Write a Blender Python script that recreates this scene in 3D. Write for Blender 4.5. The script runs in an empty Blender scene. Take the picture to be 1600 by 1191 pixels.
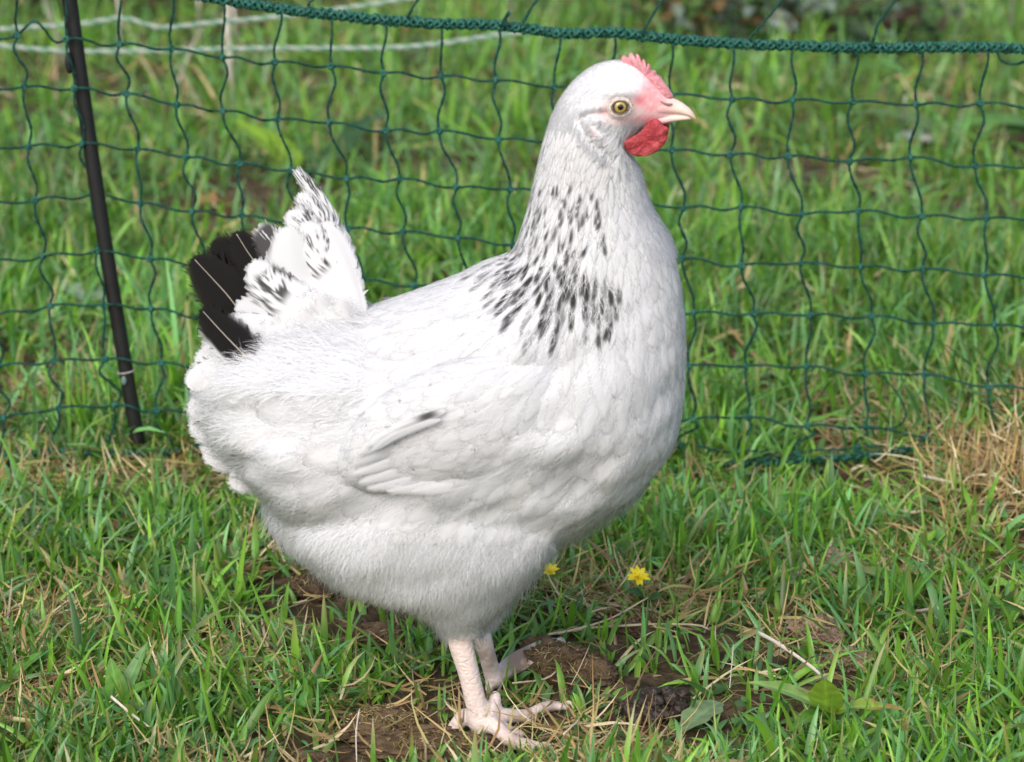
import bpy, math, random
import numpy as np
from mathutils import Vector
from mathutils.bvhtree import BVHTree
R = math.radians
random.seed(7)
rng = np.random.default_rng(11)
scene = bpy.context.scene
COL = scene.collection

# ------------------------------------------------------------------ camera
CAM_H, PITCH, FPX, IW, IH = 0.70, R(18.0), 3750.0, 1600.0, 1191.0
cam_d = bpy.data.cameras.new('camera')
cam = bpy.data.objects.new('camera', cam_d); COL.objects.link(cam)
cam.location = (0, 0, CAM_H)
cam.rotation_euler = (R(90) - PITCH, 0, 0)
cam_d.sensor_width = 36.0
cam_d.lens = FPX / IW * 36.0
cam_d.clip_start = 0.05; cam_d.clip_end = 500
cam_d.dof.use_dof = True
cam_d.dof.focus_distance = 1.60
cam_d.dof.aperture_fstop = 9.0
scene.camera = cam

# ------------------------------------------------------------------ world, sun, exposure
SUN_EL, SUN_AZ = R(42), R(200)        # azimuth clockwise from +Y: high, from behind the camera's left shoulder
world = bpy.data.worlds.new('World'); scene.world = world; world.use_nodes = True
wn = world.node_tree; wn.nodes.clear()
sky = wn.nodes.new('ShaderNodeTexSky'); sky.sky_type = 'NISHITA'; sky.sun_disc = False
sky.sun_elevation = SUN_EL; sky.sun_rotation = SUN_AZ
sky.air_density = 1.0; sky.dust_density = 4.0; sky.ozone_density = 1.0
bg = wn.nodes.new('ShaderNodeBackground'); bg.inputs['Strength'].default_value = 0.15
wo = wn.nodes.new('ShaderNodeOutputWorld')
hs = wn.nodes.new('ShaderNodeHueSaturation'); hs.inputs['Saturation'].default_value = 0.85   # overcast: a greyer sky
wn.links.new(sky.outputs[0], hs.inputs['Color']); wn.links.new(hs.outputs[0], bg.inputs['Color'])
wn.links.new(bg.outputs[0], wo.inputs['Surface'])
sd = bpy.data.lights.new('sun', 'SUN'); sd.energy = 0.75; sd.angle = R(50); sd.color = (1.0, 1.0, 1.0)
sun = bpy.data.objects.new('sun', sd); COL.objects.link(sun)
sdir = Vector((math.sin(SUN_AZ) * math.cos(SUN_EL), math.cos(SUN_AZ) * math.cos(SUN_EL), math.sin(SUN_EL)))
sun.rotation_euler = sdir.to_track_quat('Z', 'Y').to_euler()
sun.location = (0, 0, 5)
scene.view_settings.view_transform = 'Standard'
scene.view_settings.look = 'None'
scene.view_settings.exposure = 0.65
scene.view_settings.gamma = 1.0
scene.cycles.max_bounces = 8
scene.cycles.transparent_max_bounces = 16
scene.cycles.diffuse_bounces = 4
scene.cycles.use_denoising = True
scene.render.film_transparent = False

# ------------------------------------------------------------------ measuring helpers: photo pixel -> point of a real plane
CT, ST = math.cos(PITCH), math.sin(PITCH)
def ray(px, py):
    u = (px - IW / 2) / FPX; v = (py - IH / 2) / FPX
    return (u, CT - v * ST, -ST - v * CT)
def P(px, py, Y):
    d = ray(px, py); t = Y / d[1]
    return Vector((d[0] * t, Y, CAM_H + d[2] * t))
def to_px(x, y, z):
    zc = y * CT + (CAM_H - z) * ST
    yc = (CAM_H - z) * CT - y * ST
    return IW / 2 + FPX * x / zc, IH / 2 + FPX * yc / zc
def sst(a, b, x):
    t = np.clip((x - a) / (b - a), 0, 1); return t * t * (3 - 2 * t)
# value noise (numpy, deterministic)
_tab = np.random.default_rng(5).random((256, 256))
def vnoise(x, y, s=1.0, o=0):
    x = np.asarray(x, float) * s + 37.7 + o * 17.3; y = np.asarray(y, float) * s + 11.1 + o * 9.7
    xi = np.floor(x).astype(int); yi = np.floor(y).astype(int)
    fx = x - xi; fy = y - yi; fx = fx * fx * (3 - 2 * fx); fy = fy * fy * (3 - 2 * fy)
    a = _tab[xi & 255, yi & 255]; b = _tab[(xi + 1) & 255, yi & 255]
    c = _tab[xi & 255, (yi + 1) & 255]; d = _tab[(xi + 1) & 255, (yi + 1) & 255]
    return (a * (1 - fx) + b * fx) * (1 - fy) + (c * (1 - fx) + d * fx) * fy
def fbm(x, y, s=1.0, o=0, n=4):
    t = 0; w = 0
    for k in range(n):
        t = t + vnoise(x, y, s * 2 ** k, o + k) * 0.5 ** k; w += 0.5 ** k
    return t / w
def gz(x, y):
    x = np.asarray(x, float); y = np.asarray(y, float)
    near = 1 - sst(6, 9, y)
    z = (fbm(x, y, 5, 1, 3) - 0.5) * 0.022 + (vnoise(x, y, 28, 6) - 0.5) * 0.006
    z = z * (1 - 0.7 * np.exp(-(((x + 0.0) / 0.13) ** 2 + ((y - 1.44) / 0.09) ** 2)))
    z = z + 0.045 * np.exp(-(((x - 0.47) / 0.13) ** 2 + ((y - 1.90) / 0.16) ** 2))   # tussock mound at the net's right end
    z = z + 0.012 * np.exp(-(((x + 0.30) / 0.2) ** 2 + ((y - 2.0) / 0.15) ** 2))
    z = z + sst(3.4, 6.0, y) * 0.10 * near
    return z
def G(px, py):
    d = ray(px, py); t = CAM_H / -d[2]
    for _ in range(12):
        z = float(gz(d[0] * t, d[1] * t)); t = (CAM_H - z) / -d[2]
    return Vector((d[0] * t, d[1] * t, CAM_H + d[2] * t))

# ------------------------------------------------------------------ object helpers
def tag(o, label=None, cat=None, group=None, kind=None):
    if label: o['label'] = label
    if cat: o['category'] = cat
    if group: o['group'] = group
    if kind: o['kind'] = kind
    return o
def empty(name, loc, label, cat, group=None):
    o = bpy.data.objects.new(name, None); COL.objects.link(o); o.location = loc
    o.empty_display_size = 0.05
    return tag(o, label, cat, group)
class MB:
    """collects vertices, polygons and per-vertex colours of ONE mesh"""
    def __init__(s): s.v = []; s.f = {3: [], 4: []}; s.c = []; s.m = {3: [], 4: []}; s.n = 0; s.nr = []
    def add(s, v, q=None, t=None, col=(1, 1, 1, 1), mat=0):
        v = np.asarray(v, float).reshape(-1, 3); n = len(v)
        c = np.asarray(col, float)
        if c.ndim == 1:
            if len(c) == 3: c = np.append(c, 1)
            c = np.tile(c, (n, 1))
        elif c.shape[1] == 3: c = np.hstack([c, np.ones((n, 1))])
        s.v.append(v); s.c.append(c)
        for k, f in ((4, q), (3, t)):
            if f is not None and len(f):
                f = np.asarray(f, int).reshape(-1, k) + s.n
                s.f[k].append(f); s.m[k].append(np.full(len(f), mat))
        s.n += n
    def build(s, name, mats, parent=None, smooth=True, origin=None):
        V = np.vstack(s.v); Cc = np.vstack(s.c)
        if parent is not None:
            pp = parent
            while pp is not None: V = V - np.array(pp.location); pp = pp.parent
        elif origin is not None: V = V - np.array(origin)
        q = np.vstack(s.f[4]) if s.f[4] else np.zeros((0, 4), int)
        t = np.vstack(s.f[3]) if s.f[3] else np.zeros((0, 3), int)
        mi = np.concatenate([np.concatenate(s.m[4]) if s.f[4] else np.zeros(0, int), np.concatenate(s.m[3]) if s.f[3] else np.zeros(0, int)])
        me = bpy.data.meshes.new(name)
        me.vertices.add(len(V)); me.vertices.foreach_set('co', V.astype(np.float32).ravel())
        lv = np.concatenate([q.ravel(), t.ravel()]).astype(np.int32)
        me.loops.add(len(lv)); me.loops.foreach_set('vertex_index', lv)
        npoly = len(q) + len(t); me.polygons.add(npoly)
        st = np.concatenate([np.arange(len(q)) * 4, len(q) * 4 + np.arange(len(t)) * 3]).astype(np.int32)
        me.polygons.foreach_set('loop_start', st)
        me.polygons.foreach_set('material_index', mi.astype(np.int32))
        me.update(calc_edges=True)
        me.polygons.foreach_set('use_smooth', np.full(npoly, smooth))
        a = me.color_attributes.new('Col', 'FLOAT_COLOR', 'POINT'); a.data.foreach_set('color', Cc.astype(np.float32).ravel())
        for m in (mats if isinstance(mats, (list, tuple)) else [mats]): me.materials.append(m)
        o = bpy.data.objects.new(name, me); COL.objects.link(o)
        if s.nr:
            NN = np.vstack(s.nr); me.normals_split_custom_set_from_vertices([tuple(k) for k in NN.tolist()])
        if parent is not None: o.parent = parent
        elif origin is not None: o.location = origin
        return o
def catmull(pts, step):
    """smooth polyline through pts, resampled about every step"""
    p = np.asarray(pts, float); out = []
    p = np.vstack([2 * p[0] - p[1], p, 2 * p[-1] - p[-2]])
    for i in range(1, len(p) - 2):
        a, b, c, d = p[i - 1:i + 3]; n = max(2, int(np.linalg.norm((c - b)[:3]) / step))
        t = np.linspace(0, 1, n, endpoint=False)[:, None]
        out.append(0.5 * ((2 * b) + (c - a) * t + (2 * a - 5 * b + 4 * c - d) * t ** 2 + (3 * b - a - 3 * c + d) * t ** 3))
    out.append(p[-2][None]); return np.vstack(out)
def frames(p):
    t = np.gradient(p, axis=0); t /= np.linalg.norm(t, axis=1)[:, None] + 1e-12
    ref = np.array([0, 1, 0.]) if abs(t[:, 1]).mean() < 0.7 else np.array([1., 0, 0])
    n = np.cross(t, ref); n /= np.linalg.norm(n, axis=1)[:, None] + 1e-9
    return t, n, np.cross(t, n)
def tube(mb, p, r, sides=8, col=(1, 1, 1, 1), twist=0.0, lobes=0, lobe=0.0, cap=True, mat=0, squash=1.0):
    p = np.asarray(p, float); m = len(p); r = np.broadcast_to(np.asarray(r, float), (m,))
    t, n, b = frames(p)
    s = np.concatenate([[0], np.cumsum(np.linalg.norm(np.diff(p, axis=0), axis=1))])
    a = np.linspace(0, 2 * math.pi, sides, endpoint=False)
    ang = a[None] + (twist * s)[:, None]
    rr = r[:, None] * (1 + lobe * np.cos(lobes * a))[None] if lobes else np.repeat(r[:, None], sides, 1)
    V = p[:, None] + n[:, None] * (rr * np.cos(ang))[..., None] + b[:, None] * (rr * np.sin(ang) * squash)[..., None]
    i = np.arange(m - 1)[:, None] * sides; j = np.arange(sides)[None]; j2 = (j + 1) % sides
    q = np.stack([i + j, i + j2, i + sides + j2, i + sides + j], -1).reshape(-1, 4)
    V = V.reshape(-1, 3); tt = None
    c = np.asarray(col, float)
    if c.ndim == 2 and len(c) == m: c = np.repeat(c, sides, 0)
    if cap:
        V = np.vstack([V, p[0], p[-1]]); k = m * sides
        jj = np.arange(sides); j2 = (jj + 1) % sides
        tt = np.vstack([np.stack([np.full(sides, k), j2, jj], 1), np.stack([np.full(sides, k + 1), (m - 1) * sides + jj, (m - 1) * sides + j2], 1)])
        if c.ndim == 2: c = np.vstack([c, c[0], c[-1]])
    mb.add(V, q, tt, c, mat)
def blob(mb, c, r, seed=0, rough=0.25, col=(1, 1, 1, 1), sub=3, freq=2.5, mat=0):
    """rough lump; r = three radii"""
    n = 6 * 2 ** (sub - 1); m = n // 2
    th = np.linspace(0, math.pi, m + 1); ph = np.linspace(0, 2 * math.pi, n, endpoint=False)
    T, F = np.meshgrid(th, ph, indexing='ij')
    d = np.stack([np.sin(T) * np.cos(F), np.sin(T) * np.sin(F), np.cos(T)], -1)
    k = 1 + rough * 2 * (0.6 * (vnoise(d[..., 0] + d[..., 2] * 1.7, d[..., 1] - d[..., 2] * 0.9, freq, seed) - .5) + 0.4 * (vnoise(d[..., 0] - d[..., 2] * 1.3, d[..., 1] + d[..., 2], freq * 2.7, seed + 3) - .5))
    V = np.array(c) + d * k[..., None] * np.array(r)
    i = np.arange(m)[:, None] * n; j = np.arange(n)[None]; j2 = (j + 1) % n
    mb.add(V.reshape(-1, 3), np.stack([i + j, i + n + j, i + n + j2, i + j2], -1).reshape(-1, 4), None, col, mat)

# ------------------------------------------------------------------ materials
def mat(name, rough=0.6, trans=0.0, spec=0.4, bump=None, alpha=False, noise=None, sheen=0.0, sss=0.0, base=None, tint=None):
    """vertex-coloured surface; trans = share of translucency; bump=(scale, strength, distance); noise=(scale, amount)"""
    m = bpy.data.materials.new(name); m.use_nodes = True; nt = m.node_tree; nt.nodes.clear(); L = nt.links.new
    out = nt.nodes.new('ShaderNodeOutputMaterial'); b = nt.nodes.new('ShaderNodeBsdfPrincipled')
    b.inputs['Roughness'].default_value = rough; b.inputs['Specular IOR Level'].default_value = spec
    if base is None:
        a = nt.nodes.new('ShaderNodeAttribute'); a.attribute_name = 'Col'; c = a.outputs['Color']
    else:
        a = nt.nodes.new('ShaderNodeRGB'); a.outputs[0].default_value = (*base, 1); c = a.outputs[0]
    tc = nt.nodes.new('ShaderNodeTexCoord')
    if noise:
        nz = nt.nodes.new('ShaderNodeTexNoise'); nz.inputs['Scale'].default_value = noise[0]; nz.inputs['Detail'].default_value = 5
        L(tc.outputs['Object'], nz.inputs['Vector'])
        mr = nt.nodes.new('ShaderNodeMapRange'); mr.inputs['From Min'].default_value = 0.3; mr.inputs['From Max'].default_value = 0.7
        mr.inputs['To Min'].default_value = 1 - noise[1]; mr.inputs['To Max'].default_value = 1 + noise[1]
        L(nz.outputs['Fac'], mr.inputs['Value'])
        mx = nt.nodes.new('ShaderNodeVectorMath'); mx.operation = 'SCALE'
        L(c, mx.inputs[0]); L(mr.outputs[0], mx.inputs['Scale']); c = mx.outputs[0]
    L(c, b.inputs['Base Color'])
    if sheen: b.inputs['Sheen Weight'].default_value = sheen
    if sss:
        b.inputs['Subsurface Weight'].default_value = sss; b.inputs['Subsurface Radius'].default_value = (1, .35, .25)
        b.inputs['Subsurface Scale'].default_value = 0.004
    if bump:
        nb = nt.nodes.new('ShaderNodeTexNoise'); nb.inputs['Scale'].default_value = bump[0]; nb.inputs['Detail'].default_value = 6
        L(tc.outputs['Object'], nb.inputs['Vector'])
        bp = nt.nodes.new('ShaderNodeBump'); bp.inputs['Strength'].default_value = bump[1]; bp.inputs['Distance'].default_value = bump[2]
        L(nb.outputs['Fac'], bp.inputs['Height']); L(bp.outputs[0], b.inputs['Normal'])
    sh = b.outputs[0]
    if trans:
        tr = nt.nodes.new('ShaderNodeBsdfTranslucent')
        if tint:
            mt = nt.nodes.new('ShaderNodeVectorMath'); mt.operation = 'MULTIPLY'; mt.inputs[1].default_value = tint
            L(c, mt.inputs[0]); L(mt.outputs[0], tr.inputs['Color'])
        else: L(c, tr.inputs['Color'])
        ms = nt.nodes.new('ShaderNodeMixShader'); ms.inputs[0].default_value = trans
        L(sh, ms.inputs[1]); L(tr.outputs[0], ms.inputs[2]); sh = ms.outputs[0]
    if alpha:   # vertex alpha: barbs thin out at a feather's rim
        tp = nt.nodes.new('ShaderNodeBsdfTransparent'); ms = nt.nodes.new('ShaderNodeMixShader')
        L(a.outputs['Alpha'], ms.inputs[0]); L(tp.outputs[0], ms.inputs[1]); L(sh, ms.inputs[2]); sh = ms.outputs[0]
    L(sh, out.inputs['Surface']); return m
M_grass = mat('grass_blade', rough=0.36, trans=0.36, spec=0.6, tint=(1.15, 1.25, 0.6))
M_straw = mat('dry_straw', rough=0.6, trans=0.2, spec=0.3)
M_leaf = mat('broad_leaf', rough=0.45, trans=0.3, spec=0.4, bump=(260, 0.35, 0.0015), noise=(70, 0.18), tint=(1.1, 1.2, 0.6))
M_net = mat('green_twine', rough=0.55, spec=0.35, noise=(420, 0.35), bump=(1400, 0.4, 0.0004))
M_post = mat('black_plastic', rough=0.5, spec=0.4, noise=(60, 0.25), bump=(300, 0.15, 0.0005))
M_dung = mat('dark_dung', rough=0.45, spec=0.4, noise=(160, 0.35), bump=(420, 0.7, 0.0018))
M_clod = mat('fibrous_manure', rough=0.9, spec=0.1, noise=(150, 0.4), bump=(500, 0.9, 0.002))
M_petal = mat('yellow_petal', rough=0.35, trans=0.25, spec=0.5)
# ------------------------------------------------------------------ ground: one sheet reaching far beyond the view
def ground_material():
    m = bpy.data.materials.new('soil'); m.use_nodes = True; nt = m.node_tree; L = nt.links.new
    b = nt.nodes['Principled BSDF']; b.inputs['Roughness'].default_value = 0.92; b.inputs['Specular IOR Level'].default_value = 0.15
    tc = nt.nodes.new('ShaderNodeTexCoord')
    def nz(s, d=6):
        n = nt.nodes.new('ShaderNodeTexNoise'); n.inputs['Scale'].default_value = s; n.inputs['Detail'].default_value = d
        L(tc.outputs['Object'], n.inputs['Vector']); return n
    r = nt.nodes.new('ShaderNodeValToRGB'); L(nz(45).outputs['Fac'], r.inputs['Fac'])
    e = r.color_ramp.elements; e[0].position = 0.3; e[0].color = (0.030, 0.020, 0.011, 1); e[1].position = 0.72; e[1].color = (0.16, 0.115, 0.07, 1)
    x = e.new(0.5); x.color = (0.075, 0.052, 0.030, 1)
    # far away the sheet itself carries turf colour
    r2 = nt.nodes.new('ShaderNodeValToRGB'); L(nz(6).outputs['Fac'], r2.inputs['Fac'])
    e = r2.color_ramp.elements; e[0].position = 0.35; e[0].color = (0.04, 0.075, 0.015, 1); e[1].position = 0.7; e[1].color = (0.10, 0.13, 0.04, 1)
    sp = nt.nodes.new('ShaderNodeSeparateXYZ'); L(tc.outputs['Object'], sp.inputs[0])
    mr = nt.nodes.new('ShaderNodeMapRange'); mr.inputs['From Min'].default_value = 3.0; mr.inputs['From Max'].default_value = 5.5
    L(sp.outputs['Y'], mr.inputs['Value'])
    ab = nt.nodes.new('ShaderNodeMath'); ab.operation = 'ABSOLUTE'; L(sp.outputs['X'], ab.inputs[0])
    mr2 = nt.nodes.new('ShaderNodeMapRange'); mr2.inputs['From Min'].default_value = .9; mr2.inputs['From Max'].default_value = 1.5; L(ab.outputs[0], mr2.inputs['Value'])
    mxx = nt.nodes.new('ShaderNodeMath'); mxx.operation = 'MAXIMUM'; L(mr.outputs[0], mxx.inputs[0]); L(mr2.outputs[0], mxx.inputs[1]); mr = mxx
    mx = nt.nodes.new('ShaderNodeMix'); mx.data_type = 'RGBA'; L(mr.outputs[0], mx.inputs[0]); L(r.outputs[0], mx.inputs[6]); L(r2.outputs[0], mx.inputs[7])
    L(mx.outputs[2], b.inputs['Base Color'])
    bp = nt.nodes.new('ShaderNodeBump'); bp.inputs['Strength'].default_value = 0.9; bp.inputs['Distance'].default_value = 0.006
    L(nz(140, 8).outputs['Fac'], bp.inputs['Height']); L(bp.outputs[0], b.inputs['Normal'])
    return m
def axis(lo, hi, step, far):
    a = list(np.arange(lo, hi, step)); s = step
    x = hi
    while x < far: a.append(x); s *= 1.35; x += s
    a.append(far); x = lo; s = step; pre = []
    while x > -far: s *= 1.35; x -= s; pre.append(x)
    return np.array(pre[::-1] + a)
gx = axis(-1.3, 1.3, 0.012, 60); gy = axis(0.9, 5.2, 0.012, 60)
X, Y = np.meshgrid(gx, gy, indexing='ij'); Z = gz(X, Y)
fine = (np.abs(X) < 1.3) & (Y < 3.2) & (Y > 0.9)
Z = Z + np.where(fine, (fbm(X, Y, 45, 9, 3) - 0.62) * 0.010, 0)
g = MB(); nx, ny = X.shape
i = np.arange(nx - 1)[:, None] * ny; j = np.arange(ny - 1)[None]
g.add(np.stack([X, Y, Z], -1).reshape(-1, 3), np.stack([i + j, i + ny + j, i + ny + j + 1, i + j + 1], -1).reshape(-1, 4))
tag(g.build('ground', ground_material()), kind='structure')

# ------------------------------------------------------------------ patch maps, all in ground metres
def patch(lst):
    def f(x, y):
        t = np.zeros_like(x)
        for (cx, cy, rx, ry, a) in lst:
            t = np.maximum(t, a * np.exp(-(((x - cx) / rx) ** 2 + ((y - cy) / ry) ** 2) ** 1.5))
        return t
    return f
def gp(px, py, rx, ry, a):
    p = G(px, py); return (p.x, p.y, rx / 2400, ry / 1000, a)
bare = patch([gp(620, 1140, 120, 55, 1), gp(700, 1080, 110, 45, .85), gp(890, 1050, 90, 45, .95), gp(1020, 1115, 75, 45, .95), gp(490, 925, 70, 35, .8), gp(600, 990, 70, 50, .75), gp(870, 1140, 110, 50, .8), gp(1010, 990, 90, 35, .7), gp(1300, 900, 60, 35, .7),
              gp(1270, 1000, 70, 45, .6), gp(1380, 760, 60, 20, .3), gp(1540, 800, 90, 45, .6), gp(800, 900, 200, 40, .4), gp(170, 830, 60, 25, .5), gp(340, 1010, 80, 35, .3), gp(480, 1150, 90, 40, .35), gp(1500, 1120, 60, 35, .5), gp(950, 790, 80, 20, .5),
              gp(1330, 262, 90, 10, .6), gp(1450, 200, 130, 18, .5), gp(330, 150, 160, 12, .3), gp(1380, 85, 200, 10, .5), gp(1250, 70, 120, 12, .8), gp(1100, 65, 80, 10, .7), gp(150, 20, 200, 12, .7), gp(80, 850, 60, 30, .5), gp(560, 1180, 120, 25, .8), gp(1150, 1010, 60, 25, .6), gp(1295, 1090, 70, 40, .85), gp(1200, 1085, 50, 25, .7), gp(1380, 1105, 45, 20, .7), gp(1350, 905, 60, 28, .8), gp(1095, 1140, 45, 25, .7), gp(310, 820, 55, 30, .7), gp(290, 910, 55, 28, .7), gp(190, 1060, 60, 45, .7), gp(800, 1165, 110, 26, 1), gp(870, 1110, 50, 20, .8), gp(858, 920, 28, 30, .6), gp(998, 925, 40, 32, .8), gp(1022, 1100, 60, 40, .9)])
dry = patch([gp(60, 620, 160, 60, .9), gp(120, 540, 120, 40, .9), gp(260, 760, 180, 50, .6), gp(90, 980, 150, 70, .85), gp(400, 880, 120, 50, .8), gp(60, 1120, 120, 50, .7), gp(1590, 722, 45, 25, .9), gp(1450, 850, 120, 60, .6), gp(1180, 1000, 120, 50, .5), gp(1000, 950, 160, 50, .7),
             gp(620, 830, 200, 60, .6), gp(1400, 790, 100, 30, .5), gp(1480, 110, 200, 30, .9), gp(330, 160, 200, 25, .6), gp(150, 40, 250, 30, .9), gp(480, 205, 90, 14, .8), gp(1130, 60, 120, 25, .6), gp(1300, 560, 80, 20, .4), gp(1120, 620, 80, 25, .5)])

# ------------------------------------------------------------------ grass blades
def blades(mb, x, y, L, w, lean0, bend, az, rows, fold, col0, col1, colt, twist=None, zoff=0.0):
    """a blade per entry: leans lean0 from vertical, bends on by bend; col0 base, col1 middle, colt tip"""
    n = len(x); z = gz(x, y) - 0.003 + zoff
    s = np.linspace(0, 1, rows)
    ang = lean0[:, None] + bend[:, None] * s[None] ** 1.3
    ds = L[:, None] / (rows - 1)
    hx = np.concatenate([np.zeros((n, 1)), np.cumsum(np.sin((ang[:, 1:] + ang[:, :-1]) / 2) * ds, 1)], 1)
    hz = np.concatenate([np.zeros((n, 1)), np.cumsum(np.cos((ang[:, 1:] + ang[:, :-1]) / 2) * ds, 1)], 1)
    hz = np.maximum(hz, 0.001)
    side_sw = (vnoise(x, y, 300, 4) - .5) * 0.5
    a = az[:, None] + side_sw[:, None] * s[None]
    dx, dy = np.cos(a), np.sin(a)
    cx = x[:, None] + hx * np.cos(az)[:, None] + 0.3 * hx * (dx - np.cos(az)[:, None]); cy = y[:, None] + hx * np.sin(az)[:, None] + 0.3 * hx * (dy - np.sin(az)[:, None])
    cz = z[:, None] + hz
    tw = (np.zeros(n) if twist is None else twist)[:, None] + s[None] * 0.6 * (side_sw[:, None] * 2)
    # side vector, turned about the blade axis by tw
    sx, sy = -np.sin(az)[:, None], np.cos(az)[:, None]
    nxv = np.cos(ang) * np.cos(az)[:, None]; nyv = np.cos(ang) * np.sin(az)[:, None]; nzv = -np.sin(ang)
    vx = sx * np.cos(tw) + nxv * np.sin(tw); vy = sy * np.cos(tw) + nyv * np.sin(tw); vz = nzv * np.sin(tw)
    ux = -sx * np.sin(tw) + nxv * np.cos(tw); uy = -sy * np.sin(tw) + nyv * np.cos(tw); uz = nzv * np.cos(tw)
    prof = (0.62 + 0.38 * np.sin(np.minimum(s * 2.2, math.pi / 2))) * (1 - s ** 2.4) + 0.02
    hw = w[:, None] * prof[None] / 2
    c = np.where(s[None, :, None] < 0.5, col0[:, None] * (1 - 2 * s[None, :, None]) + col1[:, None] * 2 * s[None, :, None], col1[:, None] * (2 - 2 * s[None, :, None]) + colt[:, None] * (2 * s[None, :, None] - 1))
    Cc = np.stack([cx, cy, cz], -1); Sv = np.stack([vx, vy, vz], -1) * hw[..., None]; Uv = np.stack([ux, uy, uz], -1) * hw[..., None]
    if fold:
        V = np.stack([Cc - Sv, Cc - Uv * 0.45, Cc + Sv], 2); k = 3
    else:
        V = np.stack([Cc - Sv, Cc + Sv], 2); k = 2
    V = V.reshape(n, -1, 3); base = np.arange(n)[:, None, None] * rows * k
    rr = np.arange(rows - 1)[None, :, None] * k; kk = np.arange(k - 1)[None, None]
    b0 = base + rr + kk
    q = np.stack([b0, b0 + 1, b0 + k + 1, b0 + k], -1).reshape(-1, 4)
    mb.add(V.reshape(-1, 3), q, None, np.repeat(c, k, 1).reshape(-1, 3))
def greens(n, g, lush):
    h = rng.random((n, 1)); d = rng.normal(0, 1, (n, 1))
    A = np.array([[0.085, 0.240, 0.026]]); B = np.array([[0.215, 0.430, 0.048]]); Cb = np.array([[0.120, 0.285, 0.095]])
    c = A * (1 - h) + B * h
    c = np.where(rng.random((n, 1)) < 0.38, Cb * (0.8 + 0.6 * h), c)
    c = c * np.clip(1 + 0.22 * d, 0.5, 1.7) * lush
    return c
STRAWC = np.array([[0.56, 0.43, 0.20], [0.42, 0.29, 0.12], [0.66, 0.56, 0.36], [0.32, 0.21, 0.10], [0.50, 0.44, 0.18]])
def field(n, y0, y1, xm, Lr, wr, rows, fold, mb, mbs, tuft=0.6, dens=None, dryk=1.0, xin=None):
    # sample roots evenly over the ground wedge the view covers, plus a margin each side
    y = np.sqrt(rng.random(n) * (y1 ** 2 - y0 ** 2) + y0 ** 2)
    x = (rng.random(n) * 2 - 1) * (0.215 * y + xm)
    # gather most of them into tufts
    nt = n // 9; ti = rng.integers(0, nt, n); ty = np.sqrt(rng.random(nt) * (y1 ** 2 - y0 ** 2) + y0 ** 2); tx = (rng.random(nt) * 2 - 1) * (0.215 * ty + xm)
    tl = rng.normal(1, 0.25, nt); isT = rng.random(n) < tuft
    r = np.abs(rng.normal(0, 0.010, n)); a = rng.random(n) * 2 * math.pi
    x = np.where(isT, tx[ti] + r * np.cos(a), x); y = np.where(isT, ty[ti] + r * np.sin(a), y)
    thick = fbm(x, y, 7, 21, 3); keep = rng.random(n) < np.clip(0.55 + 2.8 * (thick - 0.46), 0.10, 1) * (1 - np.clip(1.15 * bare(x, y), 0, .985)) * (1 - 0.35 * np.clip(dry(x, y), 0, 1))
    if xin is not None: keep &= np.abs(x) > .215 * y + xin
    x, y, a, ti, isT = x[keep], y[keep], a[keep], ti[keep], isT[keep]; n = len(x)
    th = fbm(x, y, 4, 33, 3)
    dr = np.clip(dry(x, y), 0, 1)
    Lv = (Lr[0] + (Lr[1] - Lr[0]) * rng.random(n) ** 1.5) * np.clip(np.where(isT, tl[ti], 1), .5, 1.5) * (0.7 + 0.6 * th) * (1 - 0.35 * dr) * (1 - .55 * np.exp(-(((x + .02) / .17) ** 2 + ((y - 1.42) / .11) ** 2))) * (1 - .5 * np.exp(-((y - 1.85) / .045) ** 2)) * (1 - .5 * np.exp(-(((x - .0) / .12) ** 2 + ((y - 1.39) / .03) ** 2)))
    w = (wr[0] + (wr[1] - wr[0]) * rng.random(n) ** 1.3) * (0.8 + 0.4 * np.clip(tl[ti], .5, 1.5))
    az = np.where(isT, a + rng.normal(0, .5, n), rng.random(n) * 2 * math.pi)
    lean = np.abs(rng.normal(0.58, 0.5, n)); bend = rng.normal(0.6, 0.5, n)
    isdry = rng.random(n) < (0.035 + 0.22 * dr + 0.07 * (fbm(x, y, 11, 50, 2) > .58)) * dryk
    lean = np.where(isdry, rng.uniform(.5, 1.45, n), lean)
    c1 = greens(n, th, (0.80 + 0.45 * vnoise(x, y, 5, 77))[:, None])
    sc = STRAWC[rng.integers(0, 5, n)] * rng.uniform(.75, 1.2, (n, 1))
    c1 = np.where(isdry[:, None], sc, c1)
    tipy = rng.random((n, 1)) < 0.22
    ct = np.where(tipy & ~isdry[:, None], STRAWC[rng.integers(0, 5, n)] * 0.8, c1 * 1.08)
    c0 = np.where(isdry[:, None], sc, c1 * 0.75 + np.array([[0.30, 0.30, 0.12]]) * 0.25)
    blades(mb, x, y, Lv, w, lean, bend, az, rows, fold, c0, c1, ct, twist=rng.normal(0, .5, n))
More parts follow.
